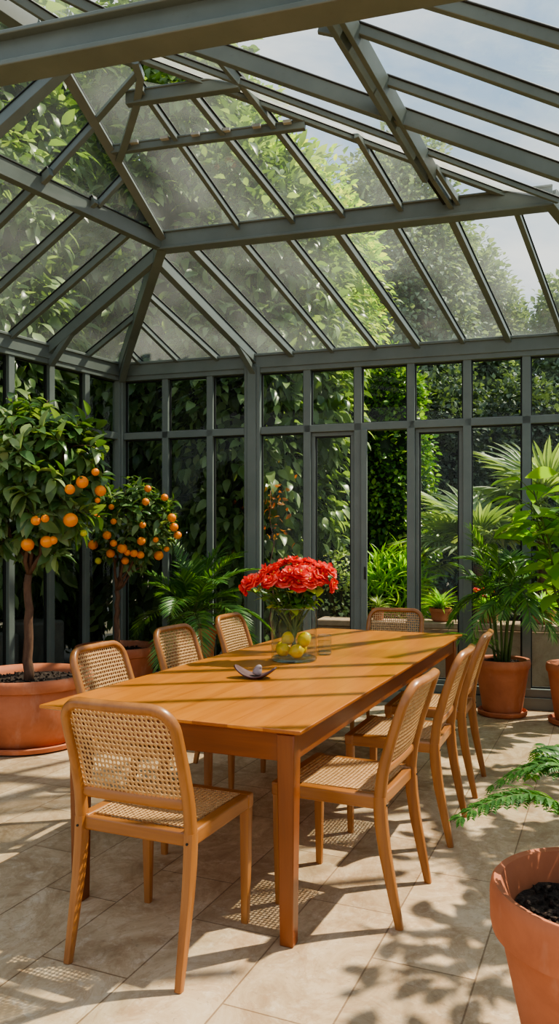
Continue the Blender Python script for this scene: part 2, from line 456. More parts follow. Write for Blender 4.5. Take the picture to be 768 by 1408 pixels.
# trim the floor to the room: polygon slab in local coordinates
def room_poly():
    return [C-DL*.06-DB*.06, Cr+DB*.1-NB*.06, V3(3.0,-1.5,0), V3(-5.2,-1.5,0), C+DL*6.2-NL*.06]
inv = Matrix.Rotation(-TANG, 3, 'Z')
pts = []
for p in [C-NB*.10-DB*.05, C+DB*5.0-NB*.10, V3(3.6,-2.0,0), V3(-6.3,-2.0,0), C+DL*9.5-NL*.10, C-NL*.10]:
    pts.append(np.array(inv @ (Vector(p)-Vector((0,2,0)))))
me = fo.data; bpy.data.objects.remove(fo)
mb = MB(); n = len(pts)
mb.add([*[(p[0],p[1],0) for p in pts], *[(p[0],p[1],-.1) for p in pts]],
       [tuple(range(n)), tuple(range(n,2*n))[::-1]] + [(i, i+n, (i+1)%n+n, (i+1)%n) for i in range(n)])
fo = mb.build('floor', TRAV); fo.location = (0,2,0); fo.rotation_euler = (0,0,TANG)
tag(fo, 'beige travertine tile floor with dappled sunlight', 'floor', kind='structure')

ground = MB(); ground.box((2,14,-.16), (26, 26, .05))
tag(ground.build('ground', EARTH), 'dark garden earth outside the glass', 'ground', kind='structure')

# ---- glazed walls
def wall(name, origin, d, nin, length, mull, posts, label, zt=3.1, door=None):
    """frame of a glazed wall: plinth, eave beam, transom, mullions; then one window per bay"""
    root = thing(name, label, 'wall', kind='structure')
    ax = (d, nin, V3(0,0,1))
    def seg(nm, t0, t1, z0, z1, dep, off=0.0, bevel=.004):
        b = MB(); c = origin + d*(t0+t1)/2 - nin*off + V3(0,0,(z0+z1)/2)
        b.box(c, ((t1-t0)/2, dep/2, (z1-z0)/2), ax)
        return b
    b = seg('plinth', -.05, length, 0.0, .10, .13); c2 = origin + d*length/2 + V3(0,0,.135)
    b.box(c2, (length/2, .045, .035), ax); b.build('plinth', FRAME, root, bevel=.004)
    b = seg('eave', -.05, length, 2.975, 3.085, .12)
    b.box(origin+d*length/2+V3(0,0,2.955), (length/2, .05, .024), ax)
    b.box(origin+d*length/2+V3(0,0,3.092), (length/2, .075, .012), ax)
    b.build('eave_beam', FRAME, root, bevel=.004)
    b = seg('transom', 0, length, 2.372, 2.438, .085); b.build('transom', FRAME, root, bevel=.004)
    for t, w in mull:
        seg('m', t-w/2, t+w/2, .10, 2.96, .085).build('mullion', FRAME, root, bevel=.004)
    for t, w in posts:
        b = seg('p', t-w/2, t+w/2, 0, 3.0, .13)
        b.box(origin+d*t+nin*.07+V3(0,0,1.5), (w*.28, .012, 1.48), ax)
        b.build('post', FRAME, root, bevel=.004)
    return root
wcount = [0]
def bay(origin, d, nin, t0, t1, label, door=False, open_=False):
    """one bay: upper light and lower light, each a glass pane in its own thin frame"""
    wcount[0] += 1
    root = thing(('door_%d' if door else 'window_%d') % wcount[0], label, 'door' if door else 'window', kind='structure')
    ax = (d, nin, V3(0,0,1))
    def frame(z0, z1, w, dep, off, mt, nm, tt0=t0, tt1=t1, par=root, bev=.002):
        b = MB(); c = origin - nin*off
        for (a0, a1, b0, b1) in ((tt0, tt1, z0, z0+w), (tt0, tt1, z1-w, z1), (tt0, tt0+w, z0+w, z1-w), (tt1-w, tt1, z0+w, z1-w)):
            b.box(c+d*(a0+a1)/2+V3(0,0,(b0+b1)/2), ((a1-a0)/2, dep/2, (b1-b0)/2), ax)
        return b.build(nm, mt, par, bevel=bev)
    def pane(z0, z1, off, nm, tt0=t0, tt1=t1):
        c = origin - nin*off
        MB().poly([c+d*tt0+V3(0,0,z0), c+d*tt1+V3(0,0,z0), c+d*tt1+V3(0,0,z1), c+d*tt0+V3(0,0,z1)]).build(nm, GL_WALL, root)
    frame(2.438, 2.932, .011, .03, .012, GASKET, 'upper_gasket'); pane(2.44, 2.93, .012, 'upper_pane')
    if door:
        frame(.172, 2.372, .034, .05, .02, FRAME, 'sash'); frame(.206, 2.338, .012, .03, .03, GASKET, 'lower_gasket', t0+.034, t1-.034)
        pane(.206, 2.338, .03, 'lower_pane', t0+.034, t1-.034)
    elif not open_:
        frame(.172, 2.372, .011, .03, .012, GASKET, 'lower_gasket'); pane(.174, 2.37, .012, 'lower_pane')
    return root

# back wall: mullion columns read off the picture
bm = [(229,.062),(290,.062),(423,.068),(492.5,.068),(565,.068),(642,.070),(723,.070)]
mull = [(tb(u), w) for u, w in bm]; pt = tb(349)
wall('wall_back', C, DB, NB, 4.75, mull+[(tb(723)+.52*k, .07) for k in (1,2)], [(pt,.15),(0.0,.11),(4.75,.12)], 'grey painted glazed back wall of the conservatory')
edges = sorted([(0,.11),(pt,.15)] + mull + [(tb(723)+.52*k,.07) for k in (1,2)] + [(4.75,.12)])
names = ['narrow back bay nearest the corner post behind the palm', 'second back bay from the corner behind the palm', 'back bay just before the thick post',
         'back bay just right of the thick post above the red flowers', 'tall back bay behind the glass vase with sliding sash', 'open back bay without lower glass beside the ivy',
         'back bay with sliding sash in front of the fan palm', 'back bay behind the tall potted palm', 'back bay at the right edge of the picture', 'back bay beyond the frame', 'last back bay before the right corner']
for i in range(len(edges)-1):
    t0 = edges[i][0]+edges[i][1]/2; t1 = edges[i+1][0]-edges[i+1][1]/2
    bay(C, DB, NB, t0, t1, names[i], door=(i in (4, 6)), open_=(i == 5))
# half-open leaf of the sliding door: an upright stile with a handle beside the open bay
b = MB(); tcen = edges[5][0]+.06
sl = thing('door_leaf', 'slim grey door stile with small black latch beside the open bay', 'door', kind='structure')
b.box(C+DB*tcen+NB*.055+V3(0,0,1.27), (.026,.02,1.1), (DB,NB,V3(0,0,1))); b.build('stile', FRAME, sl, bevel=.003)
b = MB(); b.box(C+DB*(tcen+.012)+NB*.082+V3(0,0,1.12), (.009,.008,.055), (DB,NB,V3(0,0,1))); b.build('latch', GASKET, sl, bevel=.003)

# left wall
lm = [tl(116), tl(67.5), tl(12)]
step = .44
lmull = [(t,.058) for t in lm] + [(lm[2]+step*k, .058) for k in range(1, 10)]
wall('wall_left', C, DL, NL, 6.2, lmull, [], 'grey painted glazed left wall behind the orange trees')
le = [(0,.11)] + lmull
ln = ['left wall bay nearest the corner, behind the second orange tree', 'left wall bay second from the corner', 'left wall bay third from the corner, behind the tall orange tree']
for i in range(len(le)-1):
    bay(C, DL, NL, le[i][0]+le[i][1]/2, le[i+1][0]-le[i+1][1]/2, ln[i] if i < 3 else 'left wall bay beyond the left edge of the picture')

# right wall, outside the frame: posts and glass up to the roof slope
def pz(pl, x, y):
    n, p = pl; return p[2] - (n[0]*(x-p[0]) + n[1]*(y-p[1]))/n[2]
rw = thing('wall_right', 'glazed right wall outside the picture', 'wall', kind='structure')
Q0, Q1 = Cr, V3(2.55, -.5, 0)
rd = unit(Q1-Q0); rl = np.linalg.norm(Q1-Q0)
tops = []
for k in range(8):
    p = Q0 + rd*rl*k/7; z = min(pz(PR_, p[0], p[1])-.05, 3.1 if k == 0 else 9)
    tops.append(p+V3(0,0,z))
    if k: MB().bar(p, p+V3(0,0,z), .07, .09, (rd[0],rd[1],0)).build('post', FRAME, rw, bevel=.004)
for k in range(7):
    MB().bar(tops[k], tops[k+1], .1, .1).build('eave_beam', FRAME, rw)
    a = Q0+rd*rl*k/7; b_ = Q0+rd*rl*(k+1)/7
    MB().bar(a+V3(0,0,.08), b_+V3(0,0,.08), .1, .16).build('plinth', FRAME, rw)
    MB().poly([a+V3(0,0,.16), b_+V3(0,0,.16), tops[k+1], tops[k]]).build('pane', GL_WALL, rw)

# ---- roof
roof = thing('ceiling', 'glass hip roof on grey painted rafters', 'roof', kind='structure')
def rbar(p, q, n, w=.034, h=.06, nm='glazing_bar', gask=True, off=None):
    b = MB(); b.bar(p, q, w, h, n, 0, -h/2 if off is None else off)
    if gask: b.bar(p, q, w+.016, .010, n, 1, .0)
    return b.build(nm, [FRAME, GASKET], roof, bevel=.003)
def line_hit(p, q, pl):
    n, a = pl; return p + (q-p)*(np.dot(n, a-p)/np.dot(n, q-p))
def snap(p, q, a, b):
    """point where the bar p->q meets the line a->b (both in one roof plane)"""
    d, e = q-p, b-a; M = np.stack([d, -e], 1); t = np.linalg.lstsq(M, a-p, rcond=None)[0]
    return p + d*t[0]
def pane(pts):
    return MB().poly(pts).build('roof_pane', GL_ROOF, roof)
ZPL = (V3(0,0,1), Ce)
# left slope, lower part
nL = PL_[0]
pl_b = []
for (a, b_, w, h) in [((114.6,489.5),(172,442),.03,.05), ((65,474),(195,360),.055,.095), ((12,459.5),(187,305),.034,.06), ((32,360),(130,270),.036,.06), ((0,299),(68,231),.036,.06)]:
    p = on_plane(*a, PL_); q = on_plane(*b_, PL_); p = line_hit(p, q, ZPL)
    if len(pl_b) < 2: q = snap(p, q, Ce, Nn)
    elif len(pl_b) == 2: q = line_hit(p, q, (V3(0,0,1), Nn))
    pl_b.append((p, q, w, h))
d_last = pl_b[-1][1]-pl_b[-1][0]
for k in range(1, 7):
    p = pl_b[4][0] + DL*.46*k; pl_b.append((p, p+d_last, .036, .06))
for p, q, w, h in pl_b: rbar(p, q, nL, w, h)
pr = [(Ce, Ce)] + [(p, q) for p, q, _, _ in pl_b]
for i in range(len(pr)-1):
    a, b_ = pr[i], pr[i+1]
    if i == 0: pane([a[0], b_[0], b_[1]])
    else:
        pts = [a[0], b_[0], b_[1]]
        if i == 2: pts = [a[0], b_[0], b_[1], Nn]
        pane(pts + [a[1]])
# left purlin
b = MB(); PLend = Nn + DL*5.2
b.bar(Nn, PLend, .06, .11, (0,0,1), 0, -.055); b.bar(Nn, PLend, .075, .012, (0,0,1), 1, .0); b.build('purlin', [FRAME, GASKET], roof, bevel=.003)
# lower hip, corner rafter with foot bracket
nh = unit(PL_[0]+PB_[0])
rbar(Ce, Nn, nh, .075, .12, 'hip_rafter', False)
b = MB(); b.bar(Ce+V3(0,0,-.16)+NB*.05+NL*.05, Ce+(Nn-Ce)*.35-nh*.09, .06, .05, nh); b.build('bracket', FRAME, roof, bevel=.003)
# back slope, lower part
nB = PB_[0]
blist = [((180,482),(197,500),.03,.05), ((192,440),(247,495),.03,.05), ((200,397),(300,490),.034,.06), ((222,355),(330,467),.055,.10), ((277,350),(401,482),.045,.07),
         ((345,342),(459,480),.034,.06), ((406.5,335),(516.5,475),.034,.06), ((474,327.5),(574,470),.045,.07), ((551.5,320),(636.5,466),.034,.06),
         ((629,312.5),(699,462.5),.045,.07), ((716.5,305),(768,446),.036,.06)]
ZN = (V3(0,0,1), Nn)
pbb = []
for i, (a, b_, w, h) in enumerate(blist):
    q = on_plane(*a, PB_); p = on_plane(*b_, PB_); p = line_hit(q, p, ZPL)
    if i >= 4: q = line_hit(p, q, ZN)
    if i < 3: q = snap(p, q, Ce, Nn)
    pbb.append((p, q, w, h))
for k in range(1, 3):
    p, q = pbb[10][0]+DB*.5*k, pbb[10][1]+DB*.5*k; pbb.append((p, q, .036, .06))
for i, (p, q, w, h) in enumerate(pbb):
    rbar(p, q, nB, w, h)
    if i == 3:   # bracket of the rafter over the thick post
        b = MB(); b.bar(p+V3(0,0,-.17)+NB*.06, p+(q-p)*.22-nB*.07, .05, .05, nB); b.build('bracket', FRAME, roof, bevel=.003)
p, q = pl_b[1][0], pl_b[1][1]
b = MB(); b.bar(p+V3(0,0,-.17)+NL*.06, p+(q-p)*.22-nL*.07, .05, .05, nL); b.build('bracket', FRAME, roof, bevel=.003)
pr = [(Ce, Ce)] + [(p, q) for p, q, _, _ in pbb]
for i in range(len(pr)-1):
    a, b_ = pr[i], pr[i+1]
    if i == 0: pane([a[0], b_[0], b_[1]])
    else:
        pts = [a[0], b_[0], b_[1]]
        if i == 3: pts.append(Nn)
        pane(pts+[a[1]])
# back purlin
Pe = line_hit(on_plane(768,287,PB_), on_plane(700,292,PB_), ZN); PeX = Nn + DB*np.dot(on_plane(757,283,PB_)-Nn, DB)
b = MB(); b.bar(Nn-DB*.02, PeX, .09, .13, (0,0,1), 0, -.05); b.bar(Nn, PeX, .12, .014, (0,0,1), 0, .012); b.bar(Nn-DB*.02, PeX, .11, .02, (0,0,1), 0, -.11)
b.build('purlin', [FRAME, GASKET], roof, bevel=.004)
# right lower hip running out of the frame
rbar(Cr+V3(0,0,ZE), PeX, V3(0,0,1), .07, .12, 'hip_rafter', False)
# upper left hip
nH = unit(PLU[0]+PU_[0])
APX = line_hit(Nn, Hp, (unit(np.cross(PU_[0], RB-RA)), RA))     # where both hips meet
rbar(Nn, APX, nH, .058, .07, 'hip_rafter', True)
# upper left slope
nLU = PLU[0]
ulist = [((149,261.5),(166,243),.03,.05), ((83,217),(123,173),.034,.055), ((0,165),(80,92),.06,.09)]
lu = []
for a, b_, w, h in ulist:
    p, q = on_plane(*a, PLU), on_plane(*b_, PLU); p = line_hit(p, q, ZN); q = snap(p, q, Nn, APX)
    lu.append((p, q, w, h))
dd = lu[-1][1]-lu[-1][0]
for k in range(1, 5):
    p = lu[2][0]+DL*.55*k; lu.append((p, snap(p, p+dd, APX, APX+DL), .036, .06))
for p, q, w, h in lu: rbar(p, q, nLU, w, h)
pane([Nn, lu[0][0], lu[0][1]])
for i in range(len(lu)-1): pane([lu[i][0], lu[i+1][0], lu[i+1][1]] + ([APX] if i == 2 else []) + [lu[i][1]])
# ridge running toward the viewer
RDG = APX + DL*4.4
rbar(APX, RDG, V3(0,0,1), .08, .12, 'ridge_beam', False)
# upper back slope
nU = PU_[0]
uu = [((190,110),(316,291),.030,.05), ((265.5,125),(404,300),.034,.055), ((328,104),(476,297),.034,.055), ((490,180),(556,290),.034,.055)]
ub = []
ubl = [((176,88),(228,322)), ]
for a, b_, w, h in uu:
    q, p = on_plane(*a, PU_), on_plane(*b_, PU_); p = line_hit(q, p, ZN)
    ub.append((p, q, w, h)); rbar(p, q, nU, w, h)
pA = on_plane(590, 228, PU_); pB = line_hit(pA, on_plane(627, 285, PU_), ZN)
b = MB(); b.bar(pA, pB, .03, .08, nU, 0, -.04)
sd_ = unit(np.cross(pB-pA, nU)); b.bar(pA+sd_*.045, pB+sd_*.045, .026, .06, nU, 0, -.03); b.bar(pA-sd_*.04, pB-sd_*.04, .02, .05, nU, 1, -.02)
b.build('rafter', [FRAME, GASKET], roof, bevel=.003)
pane([Nn, ub[0][0], ub[0][1], on_plane(176,88,PU_), Hp])
seq = ub + [(pB, pA, 0, 0), (PeX, on_plane(712,270,PU_), 0, 0)]
for i in range(len(seq)-1): pane([seq[i][0], seq[i+1][0], seq[i+1][1], seq[i][1]])
# right hip: two bars and a pale capping between them
def pr2(a, b_, pl): return on_plane(*a, pl), on_plane(*b_, pl)
nR = PR_[0]
p, q = pr2((192,78),(714,273), PU_); rbar(p, q, unit(nR+nU), .032, .03, 'hip_rafter')
p2, q2 = pr2((204,62),(768,273), PR_); rbar(p2, q2, nR, .030, .032, 'hip_rafter')
b = MB(); b.poly([p+nR*.004, q+nR*.004, q2+nR*.004, p2+nR*.004]); b.build('flashing', MILKY, roof)
rbar(APX, p, unit(nR+nU), .04, .07, 'hip_rafter')
# right slope: bars running down to the right, thick middle beam
def ext(p, q, k0, k1): d = q-p; return p-d*k0, q+d*k1
PRB = []
p, q = ext(*pr2((304.5,62),(768,226), PR_), .12, 1.0); PRB.append((p, q)); rbar(p, q, nR, .055, .085, 'rafter', True)
for a, b_, k0, k1, w, h in [((440,30),(502,42.5),.0,.0,.03,.05), ((502,36),(768,132),.25,1.3,.036,.046), ((530,104),(768,188),.0,1.2,.032,.044), ((628,2),(768,45),1.5,2.0,.036,.055)]:
    p, q = ext(*pr2(a, b_, PR_), k0, k1); rbar(p, q, nR, w, h, 'glazing_bar')
# bar that climbs over the hip, and stubs on the near slope
p, q = pr2((289,56),(328,104), PR_); rbar(p, q, nR, .03, .05)
# bars nearer than the cross beam
base_p, base_q = ext(*pr2((628,2),(768,45), PR_), 3.4, 2.0)
for k in range(1, 5): rbar(base_p+DL*.62*k, base_q+DL*.62*k, nR, .034, .05)
for a, b_ in (((38,0),(66,18)), ((116,0),(128,6))):
    p, q = pr2(a, b_, PR_); d = unit(q-p); rbar(p-d*.5, q+d*.3, nR, .03, .05)
# slope purlin crossing the right slope
p, q = pr2((474,22),(590,228), PR_); p, q = ext(p, q, 1.2, 0)
b = MB(); s_ = unit(np.cross(q-p, nR)); b.bar(p, q, .034, .10, nR, 0, -.06); b.bar(p+s_*.05, q+s_*.05, .03, .08, nR, 0, -.05); b.bar(p-s_*.045, q-s_*.045, .016, .05, nR, 1, -.03)
b.build('rafter', [FRAME, GASKET], roof, bevel=.003)
# right slope glass: strips between hip line, purlin and bars
gA = [APX, p2 + (q2-p2)*0, on_plane(480,25,PR_)]
g0 = on_plane(204,62,PR_); g1 = on_plane(768,273,PR_)
dn = unit(g1-g0)
gr = V3(nR[0], nR[1], 0); 
far0 = APX; far1 = g1 + dn*1.6
near = DL*4.4
m_ = 5
for i in range(m_):
    a0 = far0 + (far1-far0)*i/m_; a1 = far0 + (far1-far0)*(i+1)/m_
    for j in range(2):
        pane([a0+near*j/2, a1+near*j/2, a1+near*(j+1)/2, a0+near*(j+1)/2])
# ties and struts under the upper back slope
def tie(a, b_, w, h, drop=.04):
    p, q = on_plane(*a, PU_)-nU*drop, on_plane(*b_, PU_)-nU*drop
    b = MB(); b.bar(p, q, w, h, (0,0,1)); b.bar(p+V3(0,0,h/2), q+V3(0,0,h/2), w*1.3, .012, (0,0,1)); return b.build('tie', FRAME, roof, bevel=.003)
tie((176,131),(330,108), .05, .075); tie((155,201),(420,166), .04, .05)
b = MB()
for k in range(6):
    u = 180+k*42; v = 201-(u-155)*.132
    b.bar(on_plane(u,v-7,PU_)-nU*.035, on_plane(u+11,v-8.5,PU_)-nU*.035, .03, .018)
b.build('fixing_clip', PALE, roof)
st = [on_plane(*a, PU_)-nU*.05 for a in ((187,76),(195,97),(189,137),(173,190),(165,212))]
MB().sweep(st, .05, .05, n=4, power=6).build('strut', FRAME, roof)
MB().bar(on_plane(190,95,PU_)-nU*.03, on_plane(131,163,PU_)-nU*.03, .035, .045, nU).build('strut', FRAME, roof, bevel=.003)
# big cross beam overhead
cb = thing('tie_beam', 'thick grey steel beam crossing overhead near the top of the picture', 'beam', kind='structure')
dcb = DB
pc = at(280, 26, 2.95)
p, q = pc - dcb*2.6, pc + dcb*2.4
b = MB()
b.bar(p, q, .05, .115, (0,0,1)); b.bar(p+V3(0,0,.062), q+V3(0,0,.062), .13, .018, (0,0,1)); b.bar(p-V3(0,0,.062), q-V3(0,0,.062), .13, .022, (0,0,1))
b.build('beam_body', FRAME, cb, bevel=.004)

# ------------------------------------------------------------------ light and sky
w = bpy.data.worlds.new('sky'); scn.world = w; w.use_nodes = True
nt = w.node_tree; nt.nodes.clear(); N, L = nt.nodes, nt.links
tc = N.new('ShaderNodeTexCoord'); sp = N.new('ShaderNodeSeparateXYZ'); L.new(tc.outputs['Generated'], sp.inputs[0])
base = ramp(nt, sp.outputs['Z'], [(0.0,(.70,.77,.80)), (.18,(.56,.69,.82)), (.55,(.34,.53,.78)), (1.0,(.20,.36,.66))])
mp = N.new('ShaderNodeMapping'); mp.inputs['Scale'].default_value = (1,1,1.9); mp.inputs['Location'].default_value = (.55,.2,.1); L.new(tc.outputs['Generated'], mp.inputs['Vector'])
cl = noise(nt, mp.outputs[0], 2.1, 7, .58, .25)
cm = ramp(nt, cl, [(.42,(0,0,0)), (.58,(1,1,1))])
skyc = mixc(nt, base, (1.0,1.0,1.0), cm)
bg = N.new('ShaderNodeBackground'); L.new(skyc, bg.inputs['Color']); bg.inputs['Strength'].default_value = 1.15
wo = N.new('ShaderNodeOutputWorld'); L.new(bg.outputs[0], wo.inputs['Surface'])
SUNV = unit(V3(-.935*.574, -.354*.574, -.819))
ld = bpy.data.lights.new('sun', 'SUN'); ld.energy = 7.6; ld.color = (1.0,.89,.72); ld.angle = R(.9)
sun = bpy.data.objects.new('sun', ld); COL.objects.link(sun); sun.location = (8,6,12)
sun.rotation_euler = Vector(SUNV).to_track_quat('-Z', 'Y').to_euler()
scn.view_settings.view_transform = 'AgX'; scn.view_settings.look = 'AgX - Medium High Contrast'; scn.view_settings.exposure = 0.02
try:
    c_ = scn.cycles; c_.use_denoising = True; c_.max_bounces = 10; c_.transparent_max_bounces = 24; c_.diffuse_bounces = 4; c_.glossy_bounces = 3
    c_.transmission_bounces = 6; c_.caustics_reflective = False; c_.caustics_refractive = False; c_.sample_clamp_indirect = 6.0
except Exception: pass

# ------------------------------------------------------------------ table
TLEN, TWID, TH = 3.03, 1.085, .745
tab = thing('dining_table', 'long orange-brown wooden dining table with chamfered overhanging top', 'table', tp(0,0), TANG)
# local frame of the table: +y along, -x across to the left
b = MB()
z0, z1 = TH-.024, TH
def ring(ins, z): return [(-ins*0-ins, ins, z), (-ins, TLEN-ins, z), (-TWID+ins, TLEN-ins, z), (-TWID+ins, ins, z)]
b.add(ring(0, z1)+ring(0, z1-.012)+ring(.035, z0), [(0,1,2,3)[::-1] if False else (0,1,2,3), (0,4,5,1),(1,5,6,2),(2,6,7,3),(3,7,4,0),(4,8,9,5),(5,9,10,6),(6,10,11,7),(7,11,8,4),(11,10,9,8)])
top = b.build('tabletop', T_TOP, tab, bevel=.0025)
def boxl(nm, x0, x1, y0, y1, z0, z1, m, par, bev=.003):
    b = MB(); b.box(((x0+x1)/2,(y0+y1)/2,(z0+z1)/2), (abs(x1-x0)/2, abs(y1-y0)/2, abs(z1-z0)/2)); return b.build(nm, m, par, bevel=bev)
AP0, AP1 = TH-.024-.095, TH-.024
lx = [-.068, -TWID+.150]; ly = [.062, TLEN-.062]
for x in (lx[0]+.012, lx[1]-.012): boxl('apron', x-.011, x+.011, ly[0]+.03, ly[1]-.03, AP0, AP1, T_Y, tab)
for y in (ly[0]-.010, ly[1]+.010): boxl('apron', lx[0]-.03, lx[1]+.03, y-.011, y+.011, AP0, AP1, T_X, tab)
for x in lx:
    for y in ly:
        b = MB(); b.sweep([(x,y,0),(x,y,.62),(x,y,AP1)], [.050,.064,.066], [.050,.064,.066], (1,0,0), 4, 0, 30)
        b.build('leg', T_Z, tab, bevel=.004, sharp=30)

# ------------------------------------------------------------------ cane chairs
def cane_panel(w0, w1, h, nx, ny, fmap, th=.0032, hole=.36, stagger=True):
    """woven cane: lattice of cells each with an eight-sided opening; fmap(u, v) -> point"""
    b = MB(); V = []; F = []
    idx = {}
    def vert(x, y, side):
        k = (round(x, 4), round(y, 4), side)
        if k in idx: return idx[k]
        # small weave relief
        p, n = fmap(x/nx, y/ny)
        rel = .0010*math.sin(x*2*PI)*math.sin(y*2*PI)
        V.append(p + n*(side*th/2 + rel)); idx[k] = len(V)-1; return idx[k]
    for j in range(ny):
        for i in range(nx):
            o_ = [(i,j),(i+.5,j),(i+1,j),(i+1,j+.5),(i+1,j+1),(i+.5,j+1),(i,j+1),(i,j+.5)]
            edge = (i in (0,nx-1) or j in (0,ny-1))
            hr = hole*(.82 if (i+j) % 2 else 1.0)
            cx, cy = i+.5, j+.5
            inn = []
            for (a, b2) in o_:
                dx, dy = a-cx, b2-cy; l = math.hypot(dx, dy)
                r_ = hr*(1.0 if abs(dx*dy) < 1e-6 else .97)
                inn.append((cx+dx/l*r_, cy+dy/l*r_))
            for s in (1,-1):
                A = [vert(x,y,s) for x,y in o_]; I = [vert(x,y,s) for x,y in inn]
                for k in range(8):
                    k2 = (k+1) % 8; f = (A[k],A[k2],I[k2],I[k]); F.append(f if s > 0 else f[::-1])
            It = [vert(x,y,1) for x,y in inn]; Ib = [vert(x,y,-1) for x,y in inn]
            for k in range(8):
                k2 = (k+1) % 8; F.append((It[k],It[k2],Ib[k2],Ib[k]))
    b.add(V, F, 0, True); return b
# side profile of the rear post (y back is negative)
PROF = [(0,-.275),(.12,-.250),(.26,-.222),(.38,-.205),(.46,-.202),(.56,-.214),(.68,-.247),(.80,-.288),(.875,-.314)]
def py(z):
    for (z0,y0),(z1,y1) in zip(PROF, PROF[1:]):
        if z <= z1: return y0+(y1-y0)*(z-z0)/(z1-z0)
    return PROF[-1][1]
def make_chair():
    root = thing('dining_chair', 'x', 'chair', (0,0,0), 0, 'cane dining chairs around the table')
    HW = .208                                            # half distance of the posts
    for s in (-1, 1):
        # front leg
        b = MB(); b.sweep([(s*.205,.195,0),(s*.207,.197,.25),(s*.207,.197,.452)], [.026,.036,.040], [.026,.036,.040], (1,0,0), 12, 0, 5)
        b.build('leg', W_Z, root, sharp=35)
        zs = [0,.12,.26,.36,.42,.46]
        b = MB(); b.sweep([(s*HW, py(z), z) for z in zs], [.024,.028,.032,.034,.035,.036], [.028,.036,.044,.048,.048,.046], (1,0,0), 12, 0, 4)
        b.build('leg', W_Z, root, sharp=35)
        b = MB(); b.lathe([(0.0001,0),(.0045,0),(.0045,.004),(.0001,.004)], (0,0,0), 10)
    # inverted-U back frame, bent round corners, slight hollow
    def bend(x, z): return V3(x, py(z) - .016*(1-(x/HW)**2)*min(1, max(0, (z-.50)/.1)), z)
    path, wd, dp = [], [], []
    for z in np.linspace(.455, .80, 9): path.append(bend(-HW+.004*(z-.455)/.35, z)); wd.append(.036-.003*(z-.455)/.4); dp.append(.046-.010*(z-.455)/.35)
    rc = .072; xc = HW-.004-rc; zc = .862-rc
    path = [p for p in path if p[2] < zc-.01]; wd = wd[:len(path)]; dp = dp[:len(path)]
    cor = [(-xc-rc*math.cos(a), zc+rc*math.sin(a)) for a in np.linspace(0, PI/2, 8)]
    mid = [(x, .862) for x in np.linspace(-xc, xc, 9)[1:-1]]
    arc = cor+mid+[(-x, z) for x, z in cor[::-1]]
    left = list(path); lw, ld_ = list(wd), list(dp)
    for x, z in arc: path.append(bend(x, z)); wd.append(.033); dp.append(.036)
    for p, a, c in zip(left[::-1], lw[::-1], ld_[::-1]): path.append(V3(-p[0], p[1], p[2])); wd.append(a); dp.append(c)
    MB().sweep(path, wd, dp, (1,0,0), 14, 0, 2.6).build('back_frame', W_Z, root, sharp=50)
    # lower rail of the back
    rp = [bend(x, .548)+V3(0,.004,0) for x in np.linspace(-HW+.008, HW-.008, 13)]
    MB().sweep(rp, .024, .040, (0,1,0), 12, 0, 2.6).build('back_rail', W_X, root, sharp=50)
    # cane of the back
    x1 = HW-.018; zb, zt = .556, .850
    def fb(u, v):
        z = zb+(zt-zb)*v; x = -x1+2*x1*u
        # pull the upper corners in to follow the round frame
        if z > zc:
            lim = xc + math.sqrt(max(0, (rc-.012)**2-(min(z, zc+rc-.013)-zc)**2))
            x = max(-lim, min(lim, x))
        p = bend(x, z)+V3(0,.002,0)
        q = bend(x, z+.01)+V3(0,.002,0); t = unit(q-p); n = np.cross(V3(1,0,0), t)
        return p, unit(n)
    cane_panel(0,0,0, 24, 17, fb, hole=.435).build('cane_back', CANE, root, sharp=0)
    # seat frame: four rails, rounded trapezoid
    yf, yb, wf, wb = .218, -.205, .228, .206
    b = MB(); zt2, zb2 = .468, .415
    b.box((0, yf-.02, (zt2+zb2)/2), (wf, .022, (zt2-zb2)/2), None)
    b.build('seat_rail', W_X, root, bevel=.008, seg=3)
    b = MB(); b.box((0, yb+.012, (zt2+zb2)/2-.004), (wb-.012, .018, (zt2-zb2)/2-.004)); b.build('seat_rail', W_X, root, bevel=.006, seg=3)
    for s in (-1, 1):
        b = MB(); p, q = V3(s*(wb-.006), yb-.004, (zt2+zb2)/2-.001), V3(s*(wf-.024), yf-.02, (zt2+zb2)/2-.001)
        b.bar(p, q, .042, zt2-zb2-.002); b.build('seat_rail', W_Y, root, bevel=.008, seg=3)
    def fs(u, v):
        y = yb+.022 + (yf-.036-yb-.022)*v; hw = (wb+(wf-wb)*v)-.034
        dip = .006*(1-(2*u-1)**2)*(1-(2*v-1)**2)
        return V3(-hw+2*hw*u, y, zt2-.002-dip), V3(0,0,1)
    cane_panel(0,0,0, 23, 23, fs, hole=.42).build('cane_seat', CANE, root, sharp=0)
    # peg in each rear joint
    for s in (-1, 1):
        b = MB(); b.sweep([(s*HW, -.2300, .432), (s*HW, -.2260, .432)], .008, .008, (1,0,0), 10); b.build('peg', GASKET, root)
    return root
chair = make_chair()
def q3(l, w): return tuple(tp(l, w))
places = [
    (-.055, .475, TANG, 'nearest cane-backed wooden chair, seen from behind at the near end of the table'),
    (.525, .015, TANG+PI/2, 'cane chair on the right side of the table, nearest of the three there'),
    (1.335, .0, TANG+PI/2, 'middle cane chair of the three on the right side of the table'),
    (2.06, .01, TANG+PI/2, 'right-side cane chair farthest back, beside the potted cane palm'),
    (.76, 1.065, TANG-PI/2, 'left-side cane chair in front of the tall orange tree'),
    (1.64, 1.17, TANG-PI/2, 'middle cane chair on the left side before the second orange tree'),
    (2.50, 1.225, TANG-PI/2, 'cane chair on the left side in front of the small bushy palm'),
    (3.13, .565, TANG+PI, 'dark-toned cane chair at the far end of the table, facing the viewer'),
]
